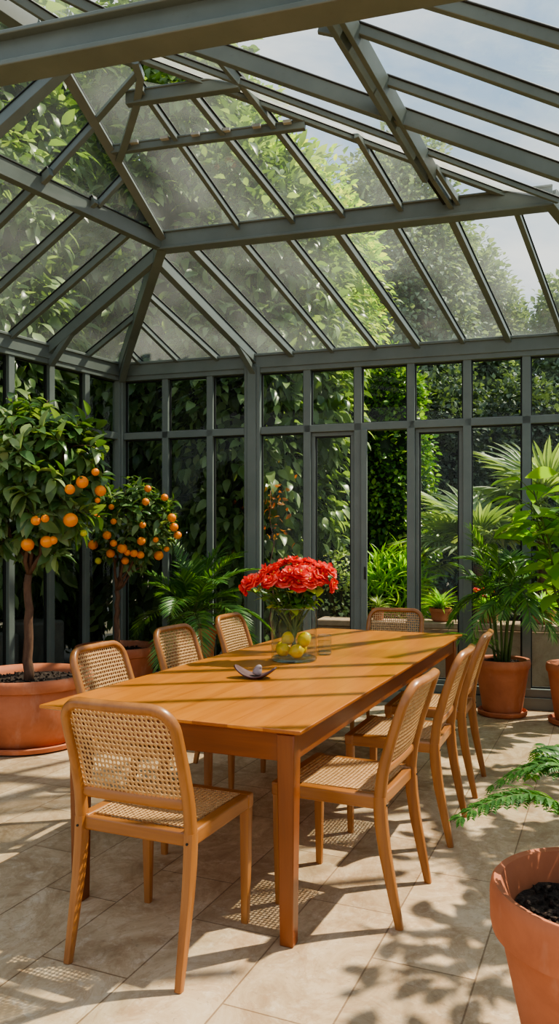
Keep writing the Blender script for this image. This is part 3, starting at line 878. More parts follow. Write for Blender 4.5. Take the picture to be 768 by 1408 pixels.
for i, (l, w_, rz, lab) in enumerate(places):
    if i == 0: chair.location = q3(l, w_); chair.rotation_euler = (0,0,rz); chair['label'] = lab
    else: dup(chair, q3(l, w_), rz + R((0,-1.5,1,2,1,-1,1.5,2)[i]), lab)

# ------------------------------------------------------------------ plant tools
def T_leaf(w=.42, fold=.10, curl=.18, n=4, peak=.42):
    """folded, curling leaf along +y, length 1"""
    ts = np.linspace(0, 1, n+2)[1:-1]; V = [(0,0,0)]
    for t in ts:
        hw = w/2*math.sin(PI*t**(math.log(.5)/math.log(peak)))**.85
        z = .06*math.sin(PI*t) - curl*t*t
        V += [(-hw, t, z+fold*hw*2), (0, t, z), (hw, t, z+fold*hw*2)]
    V.append((0, 1, -curl)); tip = len(V)-1
    tri = [(0,2,1),(0,3,2)]; quad = []
    for i in range(n-1):
        a = 1+3*i; quad += [(a,a+1,a+4,a+3),(a+1,a+2,a+5,a+4)]
    a = 1+3*(n-1); tri += [(a,a+1,tip),(a+1,a+2,tip)]
    return np.array(V, float), [np.array(tri)] + ([np.array(quad)] if quad else [])
L_BROAD = T_leaf(.46, .12, .22, 3); L_OVAL = T_leaf(.50, .10, .15, 4, .45); L_SMALL = T_leaf(.62, .14, .12, 2)
L_CITRUS = T_leaf(.44, .16, .20, 4, .45); L_NARROW = T_leaf(.085, .25, .10, 3, .35); L_STRAP = T_leaf(.12, .2, .45, 5, .35)
L_PIN = T_leaf(.095, .2, .18, 3, .35)
def rdir(n):
    v = rng.normal(size=(n,3)); return v/np.linalg.norm(v, axis=1, keepdims=True)
def side_ok(P, outside, m=.14):
    """keeps leaves on their own side of the glass"""
    a = (P-C)@NB; b = (P-C)@NL
    if outside: return ((a < -m) | (b < -m)) 
    return (a > m) & (b > m)
CROWNS = []
def crown(mb, c, r, nclump, per, size, tmpl, cs=.3, droop=.35, mat=0, outside=True, own=None, zmin=.02, inner=.55, jitter=.35, bottom=True, top=None):
    c = np.asarray(c, float); r = np.asarray(r, float)
    d = rdir(nclump)
    if not bottom: d[:,2] = np.abs(d[:,2])*1.0 - .25
    rad = inner + (1-inner)*rng.random((nclump,1))**.5
    cen = c + d*rad*r
    P = np.repeat(cen, per, 0); D0 = np.repeat(d, per, 0)
    off = rdir(len(P))*(rng.random((len(P),1))**.5)*cs
    P = P + off
    D = unit_rows(.55*D0 + .9*off/cs + rng.normal(size=P.shape)*jitter + V3(0,0,-droop))
    U = unit_rows(D0*.5 + rng.normal(size=P.shape)*.45 + V3(0,0,1.0))
    S = size*(.65+.7*rng.random(len(P)))
    tips = P + D*S[:,None]
    ok = (P[:,2] > zmin) & (tips[:,2] > zmin) & side_ok(P, outside) & side_ok(tips, outside)
    if top is not None: ok &= (tips[:,2] < top)
    if own is not None:
        me_ = np.linalg.norm((P-c)/r, axis=1); met = np.linalg.norm((tips-c)/r, axis=1)
        for (oc, orr) in CROWNS:
            if np.allclose(oc, c): continue
            ok &= (me_ < np.linalg.norm((P-oc)/orr, axis=1)-.05) & (met < np.linalg.norm((tips-oc)/orr, axis=1)-.05)
    mb.scatter(tmpl, P[ok], D[ok], U[ok], S[ok], mat)
def unit_rows(v): return v/np.maximum(np.linalg.norm(v, axis=1, keepdims=True), 1e-9)
def lump(c, r, seed=0, amp=.18, n=24):
    """lumpy dark inner mass"""
    V = []; F = []
    for i in range(n+1):
        th = PI*i/n
        for j in range(2*n):
            ph = PI*j/n; d = V3(math.sin(th)*math.cos(ph), math.sin(th)*math.sin(ph), math.cos(th))
            k = 1+amp*mnoise.noise(Vector(d*2.3+V3(seed,seed*.7,0)))*2
            V.append(c + d*k*r)
    m = 2*n
    for i in range(n):
        for j in range(m): F.append((i*m+j, i*m+(j+1)%m, (i+1)*m+(j+1)%m, (i+1)*m+j))
    return V, F
def limb(mb, a, b, r0, r1, sag=.0, n=6, wob=.0, mat=0):
    a = np.asarray(a, float); b = np.asarray(b, float); P = []
    for i in range(n+1):
        t = i/n; p = a+(b-a)*t + V3(0,0,-sag*math.sin(PI*t))
        if 0 < i < n and wob: p = p + rng.normal(size=3)*wob
        P.append(p)
    mb.sweep(P, [2*(r0+(r1-r0)*i/n) for i in range(n+1)], [2*(r0+(r1-r0)*i/n) for i in range(n+1)], None, 8, mat)
    return P
def garden_tree(name, label, cat, c, r, ncl, per, size, tmpl, mat, trunk=True, core=.70, group=None, cs=.32, droop=.35, base=None, **kw):
    c = np.asarray(c, float); r = np.asarray(r, float)
    b0 = V3(c[0], c[1], -.11) if base is None else np.asarray(base, float)
    root = thing(name, label, cat, tuple(b0), 0, group)
    mb = MB(); crown(mb, c-b0*0, r, ncl, per, size, tmpl, cs, droop, own=True, **kw)
    for i in range(len(mb.v)): mb.v[i] = mb.v[i]-b0
    fo_ = mb.build('foliage', mat, root, sharp=0)
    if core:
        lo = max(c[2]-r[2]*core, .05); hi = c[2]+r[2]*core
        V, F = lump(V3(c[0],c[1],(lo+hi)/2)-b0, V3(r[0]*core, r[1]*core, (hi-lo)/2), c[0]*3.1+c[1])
        k = MB(); k.add(V, F, 0, True); k.build('shade_core', CORE, root, sharp=0)  # dark lump standing in for the shade inside the crown
    if trunk:
        k = MB(); hgt = c[2]-b0[2]; rr = max(.03, .035*hgt)
        limb(k, (0,0,0), (0,0,hgt), rr, rr*.5, 0, 7, .03)
        for q in range(5):
            a = 2*PI*q/5; limb(k, (0,0,hgt*(.45+.1*q)), (r[0]*.5*math.cos(a), r[1]*.5*math.sin(a), hgt*(.75+.12*q)), rr*.5, rr*.15, -.05, 5, .03)
        k.build('trunk', BARK, root, sharp=0)
    return root
def pot(root, r, h, base_r, rim_h, label=None, mat=None, rimk=1.07, wall_=.03, saucer=None, soil_drop=.05, bulge=0.0, dz=0.0):
    """terracotta pot with thick rolled rim, soil inside, optional saucer (pot stands in it)"""
    mat = mat or TERRA
    z = dz + (.022 if saucer else 0)
    prof = [(.001,z),(base_r*.92,z),(base_r,z+.012)]
    for t in np.linspace(.08, 1, 9): prof.append((base_r+(r-base_r)*t + bulge*math.sin(PI*t), z+(h-rim_h)*t))
    rr = r*rimk
    prof += [(rr*.985, z+h-rim_h+.008),(rr, z+h-rim_h+.03),(rr*1.005, z+h-.03),(rr*.99, z+h-.008),(rr*.965, z+h),(rr-wall_*1.0, z+h-.004),(r-wall_*1.1, z+h-rim_h*.5),(r-wall_*1.3, z+h-soil_drop-.10),(.001, z+h-soil_drop-.11)]
    MB().lathe(prof, (0,0,0), 56).build('pot', mat, root, sharp=50)
    b = MB(); n = 40; rs = r-wall_*1.25; V = [(0,0,z+h-soil_drop+.012)]; F = []
    rings = 9
    for i in range(1, rings+1):
        for j in range(n):
            a = 2*PI*j/n; q = rs*i/rings
            V.append((q*math.cos(a), q*math.sin(a), z+h-soil_drop + .014*mnoise.noise(Vector((q*math.cos(a)*22, q*math.sin(a)*22, r)))))
    for j in range(n): F.append((0, 1+j, 1+(j+1)%n))
    for i in range(rings-1):
        for j in range(n): F.append((1+i*n+j, 1+(i+1)*n+j, 1+(i+1)*n+(j+1)%n, 1+i*n+(j+1)%n))
    b.add(V, F, 0, True)
    # clods of earth
    nc = 160; a = rng.random(nc)*2*PI; q = rs*.95*np.sqrt(rng.random(nc))
    tet = (np.array([(0,0,1),(.9,0,-.3),(-.5,.8,-.3),(-.5,-.8,-.3)], float), [np.array([(0,1,2),(0,2,3),(0,3,1),(1,3,2)])])
    b.scatter(tet, np.stack([q*np.cos(a), q*np.sin(a), np.full(nc, z+h-soil_drop+.008)], 1), rdir(nc), rdir(nc), .006+.010*rng.random(nc))
    b.build('soil', SOIL, root, sharp=0)
    if saucer:
        MB().lathe([(.001,dz),(saucer*.9,dz),(saucer,dz+.012),(saucer*1.02,dz+.04),(saucer*.985,dz+.046),(saucer*.95,dz+.038),(saucer*.92,dz+.0215),(.001,dz+.0215)], (0,0,0), 56).build('saucer', mat, root, sharp=50)
    return z+h-soil_drop

# ------------------------------------------------------------------ citrus trees
def citrus(root, loc, soil_z, fork_z, crown_c, crown_r, ncl, per, leaf, fruits, trunk_r, lean=0.0, fr_d=.5):
    """everything in coordinates of the pot; crown_c relative to the pot"""
    loc = np.asarray(loc, float); cc = np.asarray(crown_c, float); cr = np.asarray(crown_r, float)
    t = MB(); fork = V3(lean, 0, fork_z)
    limb(t, (0,0,soil_z-.02), fork, trunk_r*1.15, trunk_r*.82, 0, 9, .006)
    ends = []
    for k in range(6):
        a = 2*PI*k/6+.4; e = cc + V3(math.cos(a)*cr[0]*.55, math.sin(a)*cr[1]*.55, cr[2]*(-.15+.22*(k % 3)))
        P = limb(t, fork, e, trunk_r*.55, trunk_r*.22, .05, 6, .018); ends += P[2:]
    e = cc+V3(0,0,cr[2]*.5); ends += limb(t, fork, e, trunk_r*.6, trunk_r*.2, 0, 6, .02)[2:]
    ends = np.array(ends)
    lf = MB(); nP, nD, nU, nS = [], [], [], []
    d = rdir(ncl); rad = .45+.55*rng.random((ncl,1))**.6
    cen = cc + d*rad*cr
    g = cen + loc
    keep = side_ok(g, False, .22)
    for q, dd in zip(cen[keep], d[keep]):
        i = np.argmin(np.linalg.norm(ends-q, axis=1)); a = ends[i]
        P = limb(t, a, q, trunk_r*.13, trunk_r*.06, -.02, 3, .0)
        tw = unit(q-a+dd*.1)
        for k in range(per):
            f = .25+.75*k/per; p = a+(q-a)*f
            ang = k*2.4+rng.random(); ref = unit(np.cross(tw, (0.3,.2,1))); ref2 = np.cross(tw, ref)
            out = ref*math.cos(ang)+ref2*math.sin(ang)
            nP.append(p); nD.append(unit(tw*.55+out*.95+V3(0,0,-.22)+rng.normal(size=3)*.15)); nU.append(unit(V3(0,0,1)+dd*.5+rng.normal(size=3)*.3)); nS.append(leaf*(.6+.6*rng.random()))
    nP, nD, nS, nU = np.array(nP), np.array(nD), np.array(nS), np.array(nU)
    ok = side_ok(nP+loc, False, .08) & side_ok(nP+nD*nS[:,None]+loc, False, .08)
    # leave room for the fruit
    for (fp, fr, kind) in fruits:
        mid = nP+nD*nS[:,None]*.5
        ok &= np.linalg.norm(mid-fp, axis=1) > fr*1.5
    lf.scatter(L_CITRUS, nP[ok], nD[ok], nU[ok], nS[ok])
    t.build('trunk', BARK, root, sharp=0); lf.build('foliage', LF_CITRUS, root, sharp=0)
    for (fp, fr, kind) in fruits:
        b = MB(); n = 20; prof = []
        for i in range(15):
            th = PI*i/14; prof.append((max(1e-4, fr*math.sin(th)), -fr*math.cos(th)*.97 + (fr*.03 if i == 14 else 0)))
        b.lathe(prof, (0,0,0), n)
        o = b.build('orange_fruit', LIME if kind == 'g' else ORANGE, root, loc=tuple(fp), sharp=0)
        o.rotation_euler = tuple(rng.normal(size=3)*.3)
        k = MB(); k.lathe([(.0001,0),(fr*.28,.001),(fr*.12,.005),(.0015,.012),(.0012,.05)], (0,0,fr*.97), 8); k.build('fruit_stalk', BARK_G, o, sharp=0)

def front_pt(u, v, cw, r, loc):
    """point on the near face of the crown along the sight line used to read the photograph"""
    dr = ray(u, v); o = (O-cw)/r; dd = dr/r
    A = dd@dd; B = 2*o@dd; Cc = o@o-1; disc = B*B-4*A*Cc
    t = (-B-math.sqrt(disc))/(2*A) if disc > 0 else -B/(2*A)
    return O+dr*t-loc

p1 = V3(-1.735, 5.34, 0)
t1 = thing('potted_orange_tree', 'tall orange tree in the big terracotta pot at the left edge', 'orange tree', tuple(p1), 0, 'orange trees in pots')
s1 = pot(t1, .405, .46, .33, .085, saucer=.395, soil_drop=.055, bulge=.035)
c1 = at(52, 655, 5.34); r1 = V3(.52,.46,.60)
f1 = [(49,716,6.5,'o'),(62,713,5.5,'o'),(97,715,10,'o'),(38,749,9,'o'),(64,745,8.5,'o'),(73,743,6,'o'),(113,663,8.5,'o'),(138,675,8,'o'),(131,649,5.5,'o'),(96,673,7,'o'),(134,688,4,'o'),(115,733,5,'g')]
fl1 = []
for u, v, pr_, k in f1:
    p = front_pt(u, v, c1, r1*1.0, p1); fl1.append((p, pr_*4.95/F_PX*1.02, k))
citrus(t1, p1, s1, 1.16, c1-p1, r1, 155, 11, .148, fl1, .031, .0)

p2_ = V3(-1.372, 6.5, 0)
t2 = thing('potted_orange_tree', 'smaller orange tree near the back corner, second from the left edge, full of fruit', 'orange tree', tuple(p2_), 0, 'orange trees in pots')
s2 = pot(t2, .325, .52, .25, .08, saucer=None, soil_drop=.05, mat=TERRA_D)
c2 = at(187, 716, 6.45); r2 = V3(.40,.36,.37)
f2 = [(132,712,5.5,'o'),(128,749,7.2,'o'),(147,736,6,'o'),(152,761,6.2,'o'),(168,754,7,'o'),(172,771,5.5,'o'),(156,747,5,'o'),(175,760,4.5,'o'),(184,761,5.5,'o'),(193,763,5.5,'o'),(194,744,5.8,'o'),(214,742,4,'o'),(218,764,6.8,'o'),(229,755,4,'o'),(244,736,5.8,'o'),(239,725,6.2,'o'),(236,712,6.2,'o'),(226,684,5.2,'o'),(200,690,5.2,'o'),(203,672,5,'o'),(153,697,4,'o'),(196,722,4.5,'o'),(156,717,4.2,'o'),(135,771,5,'g')]
fl2 = [(front_pt(u, v, c2, r2, p2_), pr_*6.15/F_PX, k) for u, v, pr_, k in f2]
citrus(t2, p2_, s2, .98, c2-p2_, r2, 130, 10, .098, fl2, .024, .0)

# ------------------------------------------------------------------ palms and leafy plants in pots
def frond(stem, leafs, base, az, elev, length, droop, nl, ll, w_ang=.9, bare=.18, tmpl=L_NARROW, r=.006, vee=.25, ok=None):
    """arching feather leaf; leaflets both sides"""
    base = np.asarray(base, float); n = 14
    for tr_ in range(7):                                     # shorten a leaf that would touch the glass
        P = []; d = V3(math.cos(az)*math.cos(elev), math.sin(az)*math.cos(elev), math.sin(elev)); p = base.copy()
        for i in range(n+1):
            P.append(p.copy()); d = unit(d + V3(0,0,-droop/n)); p = p + d*length/n
        if ok is None or ok(np.array(P[4:])).all(): break
        length *= .86; elev = min(R(86), elev+.06)
    P = []
    d = V3(math.cos(az)*math.cos(elev), math.sin(az)*math.cos(elev), math.sin(elev)); p = base.copy()
    for i in range(n+1):
        P.append(p.copy()); d = unit(d + V3(0,0,-droop/n)); p = p + d*length/n
    stem.sweep(P, [2*r*(1-.75*i/n) for i in range(n+1)], [2*r*(1-.75*i/n) for i in range(n+1)], None, 6)
    pos, dirs, ups, sc = [], [], [], []
    for k in range(nl):
        t = bare+(1-bare)*(k+.5)/nl; x = t*n; i = min(int(x), n-1); q = P[i]+(P[i+1]-P[i])*(x-i); td = unit(P[i+1]-P[i])
        sdv = unit(np.cross(td, (0,0,1))); up = np.cross(sdv, td)
        L_ = ll*(.35+.65*math.sin(PI*min(1, (t-bare)/(1-bare)*.85+.12)))
        for s in (-1, 1):
            a = w_ang*(1-.45*(t-bare)/(1-bare))
            dv = td*math.cos(a)+sdv*s*math.sin(a)+up*vee*.6+V3(0,0,-.12)+rng.normal(size=3)*.06
            pos.append(q); dirs.append(unit(dv)); ups.append(up-sdv*s*.4); sc.append(L_*(.9+.2*rng.random()))
    pos, dirs, ups, sc = map(np.array, (pos, dirs, ups, sc))
    if ok is not None:
        m = ok(pos) & ok(pos+dirs*sc[:,None]); pos, dirs, ups, sc = pos[m], dirs[m], ups[m], sc[m]
    leafs.scatter(tmpl, pos, dirs, ups, sc); return P

p3_ = V3(-.760, 6.70, 0)
t3 = thing('potted_palm', 'small bushy feather palm in a terracotta pot behind the left row of chairs', 'palm', tuple(p3_))
s3 = pot(t3, .205, .66, .15, .075, soil_drop=.04)
st, lf = MB(), MB()
okp = lambda P: side_ok(P+p3_, False, .10) & (np.linalg.norm((P+p3_-c2)/(r2*1.42), axis=1) > 1) & ((np.linalg.norm((P+p3_-p2_)[:,:2], axis=1) > .39) | (P[:,2] > 1.0))
for k in range(30):
    az = k*2.39996; el = R(78-56*(k/29)); frond(st, lf, (.02*math.cos(az), .02*math.sin(az), s3+.10+.05*(1-k/29)), az, el, .70+.16*rng.random(), 1.1+.9*(k/29), 34, .20, .95, .16, L_NARROW, .005, .3, okp)
b = MB(); b.sweep([(0,0,s3-.02),(0,0,s3+.08),(0,0,s3+.16)], [.09,.085,.05], [.09,.085,.05], None, 10); b.build('trunk', BARK, t3, sharp=0)
st.build('frond_stems', BARK_G, t3, sharp=0); lf.build('foliage', LF_PALM, t3, sharp=0)

p4_ = V3(1.79, 6.20, 0)
t4 = thing('potted_palm', 'slender cane palm in a terracotta pot by the back wall, right of table', 'palm', tuple(p4_))
s4 = pot(t4, .205, .43, .15, .075, saucer=.19, soil_drop=.035)
st, lf = MB(), MB(); c5 = at(752, 700, 5.68); r5 = V3(.37,.34,.43); ok4 = lambda P: side_ok(P+p4_, False, .09) & ((P[:,2]) > .5) & (np.linalg.norm((P+p4_-c5)/(r5*1.2), axis=1) > 1)
for k in range(9):
    a = k*2.4; r0 = .02+.045*rng.random(); hgt = .35+.42*rng.random()
    base = V3(r0*math.cos(a), r0*math.sin(a), s4-.02); topp = base+V3(.09*math.cos(a), .07*math.sin(a)-.03, hgt)
    limb(st, base, topp, .011, .007, 0, 4, .004)
    for j in range(4):
        az = a+j*1.7+rng.random()*.6; frond(st, lf, topp-V3(0,0,.03*j), az, R(70-16*j+rng.normal()*6), .42+.16*rng.random(), 1.0+.3*j, 20, .165, .8, .2, L_PIN, .004, .25, ok4)
for j in range(4):
    az = 2.6+j*.5; frond(st, lf, (0,0,s4+.04), az, R(48), .62, 1.3, 13, .15, .8, .35, L_PIN, .004, .25, ok4)
st.build('cane_stems', BARK_G, t4, sharp=0); lf.build('foliage', LF_PALM, t4, sharp=0)

p5_ = V3(2.26, 5.88, 0)
def big_leaf_plant(root, loc, sz, cc, cr, n, size, mat, seed_up=.2, filt=False):
    st, lf = MB(), MB(); cc = np.asarray(cc, float); nP, nD, nU, nS = [], [], [], []
    for k in range(5):
        a = k*1.9; e = cc+V3(math.cos(a)*cr[0]*.45, math.sin(a)*cr[1]*.45, cr[2]*(-.2+.25*(k % 4)))
        P = limb(st, (.02*math.cos(a), .02*math.sin(a), sz-.02), e, .013, .006, -.04, 7, .008)
        for j in range(n//5):
            f = .45+.55*(j/(n//5)); x = f*6.999; i = int(x); q = P[i]+(P[i+1]-P[i])*(x-i)
            an = j*2.4+k; d = V3(math.cos(an), math.sin(an), seed_up+.35*rng.normal()*.6); pe = q+unit(d+V3(0,0,.5))*(.05+cr[0]*.5*rng.random())
            limb(st, q, pe, .004, .0025, 0, 3)
            nP.append(pe); nD.append(unit(d+V3(0,0,-.25)+rng.normal(size=3)*.15)); nU.append(unit(V3(0,0,1)+.35*rng.normal(size=3))); nS.append(size*(.65+.6*rng.random()))
    nP, nD, nU, nS = map(np.array, (nP, nD, nU, nS)); ok = side_ok(nP+loc, False, .05) & side_ok(nP+nD*nS[:,None]+loc, False, .05)
    lf.scatter(L_OVAL, nP[ok], nD[ok], nU[ok], nS[ok])
    st.build('stems', BARK_G, root, sharp=0); lf.build('foliage', mat, root, sharp=0)
t5 = thing('potted_shrub', 'tall plant with large bright green glossy leaves in a terracotta pot at the right edge', 'plant', tuple(p5_))
s5 = pot(t5, .205, .44, .15, .07, saucer=.20, soil_drop=.04)
big_leaf_plant(t5, p5_, s5, c5-p5_, r5, 100, .25, LF_BRIGHT)

# two more leafy potted trees standing out of frame on the right; their shade falls into the picture
for i, (x, y, hh, lab) in enumerate([(1.70,2.95,1.72,'leafy potted tree standing out of frame on the right, nearest one'), (2.08,3.85,1.8,'leafy potted tree standing out of frame on the right, middle one'), (2.40,4.85,1.9,'leafy potted tree standing out of frame on the right, farthest one')]):
    p = V3(x, y, 0); t = thing('potted_ficus', lab, 'plant', tuple(p))
    s_ = pot(t, .22, .42, .16, .07, saucer=.21)
    big_leaf_plant(t, p, s_, (-.05,0,hh), (.40,.40,.42), 100, .15, LF_BRIGHT)

# fern in the big pot at the lower right
p6_ = V3(.800, 1.90, 0)
t6 = thing('potted_fern', 'large terracotta pot with a broad-fronded fern in the lower right foreground', 'fern', tuple(p6_))
s6 = pot(t6, .247, .515, .165, .125, soil_drop=.075, wall_=.026, rimk=1.10)
st, lf = MB(), MB()
def fern_frond(base, ctrl, tip, n=13, ll=.13):
    m = 16; base, ctrl, tip = (np.asarray(q, float) for q in (base, ctrl, tip))
    P = [base*(1-t)**2+ctrl*2*t*(1-t)+tip*t*t for t in np.linspace(0,1,m+1)]
    st.sweep(P, [.008*(1-.8*i/m) for i in range(m+1)], [.008*(1-.8*i/m) for i in range(m+1)], None, 6)
    pos, dirs, ups, sc = [], [], [], []
    for k in range(n):
        t = .36+.63*(k+.5)/n; x = t*m; i = min(int(x), m-1); q = P[i]+(P[i+1]-P[i])*(x-i); td = unit(P[i+1]-P[i])
        sdv = unit(np.cross(td, (0,0,1))); up = np.cross(sdv, td)
        L_ = ll*(1.0-.80*max(0, (t-.45)/.55)**1.1)*(.8 if t < .42 else 1)
        for s in (-1,1):
            pd = unit(td*.62+sdv*s*.80+up*.05+rng.normal(size=3)*.05)
            # each pinna is itself lobed
            nn = 6
            pn = unit(np.cross(pd, up))*s
            for j in range(nn):
                f = (j+.6)/nn; qq = q+pd*L_*f*.86+V3(0,0,-.25*L_*f*f)
                for s2 in (-1,1):
                    pos.append(qq); dirs.append(unit(pd*.72+np.cross(up, pd)*s2*.62+V3(0,0,-.1))); ups.append(up); sc.append(L_*.36*(1-.6*f)+.010)
            pos.append(q+pd*L_*.62); dirs.append(pd+V3(0,0,-.2)); ups.append(up); sc.append(L_*.40)
            pos.append(q); dirs.append(pd); ups.append(up); sc.append(L_*.70)
    lf.scatter(T_leaf(.32,.12,.12,3,.45), np.array(pos), np.array(dirs), np.array(ups), np.array(sc))
fb_ = V3(.02,-.01,s6-.01)
for base_, ctrl_, tip_ in [(fb_, at(800,1010,1.80)-p6_, at(622,1130,1.72)-p6_), (fb_, at(830,960,1.95)-p6_, at(668,1088,1.98)-p6_), (fb_, at(850,985,2.1)-p6_, at(728,1050,2.25)-p6_)]:
    fern_frond(base_, ctrl_, tip_, 14, .098)
for az, ln_, hh in [(70,.50,.42),(30,.5,.40),(-5,.5,.44),(-40,.42,.40),(100,.42,.50),(50,.35,.55),(-70,.36,.42)]:
    a_ = R(az); e_ = V3(math.cos(a_), math.sin(a_), 0); fern_frond(fb_, fb_+e_*ln_*.45+V3(0,0,hh*1.2), fb_+e_*ln_+V3(0,0,hh*.45), 13, .10)
st.build('frond_stems', BARK_G, t6, sharp=0); lf.build('foliage', LF_FERN, t6, sharp=0)

# ------------------------------------------------------------------ things on the table
ZT = TH+.0006
def onT(u, v): p = fl(u, v, TH); p[2] = ZT; return p
vc = onT(404, 908)
VR, VH = .122, .285
va = thing('glass_vase', 'wide clear cylindrical glass vase holding lemons and red flowers on the table', 'vase', tuple(vc))
b = MB(); b.lathe([(VR-.001,.012),(VR-.001,VH-.002)], (0,0,0), 64); b.build('wall_glass', GL_VASE, va, sharp=0)
b = MB(); b.lathe([(.001,0),(VR-.008,0),(VR-.001,.005),(VR,.016),(VR-.005,.02),(.001,.017)], (0,0,0), 64); b.build('vase_foot', GL_RIM, va, sharp=0)
b = MB(); b.lathe([(VR-.005,VH-.006),(VR-.0045,VH),(VR-.001,VH+.0015),(VR+.001,VH-.002),(VR,VH-.007)], (0,0,0), 64); b.build('vase_rim', GL_RIM, va, sharp=0)
wz = .135
b = MB(); b.lathe([(.001,.0195),(VR-.008,.0215),(VR-.0065,wz-.003),(VR-.009,wz),(.001,wz)], (0,0,0), 64)
o = b.build('water', WATER, None, loc=tuple(vc), sharp=0); tag(o, 'clear water half filling the wide glass vase', 'water', kind='stuff')
# lemons
def lemon_mesh(r):
    prof = []
    for i in range(17):
        t = i/16; z = -1.28+2.56*t
        rr = math.sqrt(max(0, 1-(z/1.05)**2)) if abs(z) < .92 else None
        if rr is None or abs(z) > .90: rr = .43*(1-(abs(z)-.90)/.38)**.6 if abs(z) < 1.28 else 0.001
        prof.append((max(.001, rr*r), z*r))
    b = MB(); b.lathe(prof, (0,0,0), 24); return b
le_ = [(-.058,-.060,.064,90,20,'half-submerged lemon low at the front left inside the vase'), (.012,-.078,.058,80,100,'lemon lying at the front on the bottom of the glass vase'), (.052,-.030,.112,20,30,'bright lemon standing upright on the right inside the vase'),
       (-.030,.005,.118,60,70,'lemon on top of the others at the left inside the vase'), (.035,.050,.058,90,150,'lemon at the back of the vase behind the others'), (-.060,.045,.060,80,60,'lemon at the back left inside the vase')]
lem0 = None
LR = .036
for i, (x, y, z, tilt, rz, lab) in enumerate(le_):
    if i == 0: o = lem0 = lemon_mesh(LR).build('lemon', LEMON, None, sharp=0)
    else: o = lem0.copy(); COL.objects.link(o)
    o.location = (vc[0]+x, vc[1]+y, vc[2]+z); o.rotation_euler = (R(tilt), 0, R(rz)); tag(o, lab, 'lemon', 'lemons in the glass vase')
# unripe green one with a small leaf
o = lemon_mesh(.031).build('lime', LIME, None, sharp=0); o.location = (vc[0]+.062, vc[1]-.078*.6+.075, vc[2]+.118); o.rotation_euler = (R(85),0,R(40))
tag(o, 'dull green lime at the right near the waterline inside the vase', 'lime')

# red flowers: one thing per stem
bl = [(337,808,-.03,'hang'),(345,801,-.06,''),(357,798,-.04,''),(366,786,0,''),(372,800,-.07,''),(382,782,.03,''),(390,776,.07,''),(402,773,.03,''),(414,777,.06,''),(398,789,-.08,'pale'),(413,790,-.09,'pale'),(424,787,-.03,''),(433,797,-.06,'pale'),(438,783,.04,''),(451,785,0,''),(456,804,-.04,'hang'),(427,776,.09,''),(378,792,-.02,''),(392,801,-.095,''),(410,803,-.10,''),(441,794,-.03,''),(408,783,-.01,''),(424,800,-.085,'')]
labs = ['coral red flower drooping lowest at the far left of the bouquet','coral red flower beside the drooping one at the left of the bouquet']
def bloom(b, c, r, nrm, n=7):
    nrm = unit(nrm); a1 = unit(np.cross(nrm, (.2,.9,.3))); a2 = np.cross(nrm, a1)
    for layer, (cnt, rad, lift) in enumerate(((n, 1.0, .10), (n-2, .78, .42), (4, .50, .85))):
        for k in range(cnt):
            a = 2*PI*k/cnt+layer*.5+rng.random()*.4; o_ = a1*math.cos(a)+a2*math.sin(a); s_ = np.cross(nrm, o_)
            V = []; F = []; m1, m2 = 6, 7; rk = rad*(.85+.3*rng.random()); lk = lift+.25*rng.normal()*.5; ph = rng.random()*6
            for i in range(m1):
                t = i/(m1-1)
                wd = r*rk*.70*math.sin(PI*(.08+.66*t))
                for j in range(m2):
                    q = -1+2*j/(m2-1)
                    h = r*(lk*t*(1-.35*t*t) + .07*t*math.sin(q*4+ph) + .16*q*q*t - .10*max(0,t-.6))
                    V.append(c + o_*r*rk*(t*(1-.16*q*q)) + s_*wd*q + nrm*h)
            for i in range(m1-1):
                for j in range(m2-1): F.append((i*m2+j, i*m2+j+1, (i+1)*m2+j+1, (i+1)*m2+j))
            b.add(V, F, 0, True)
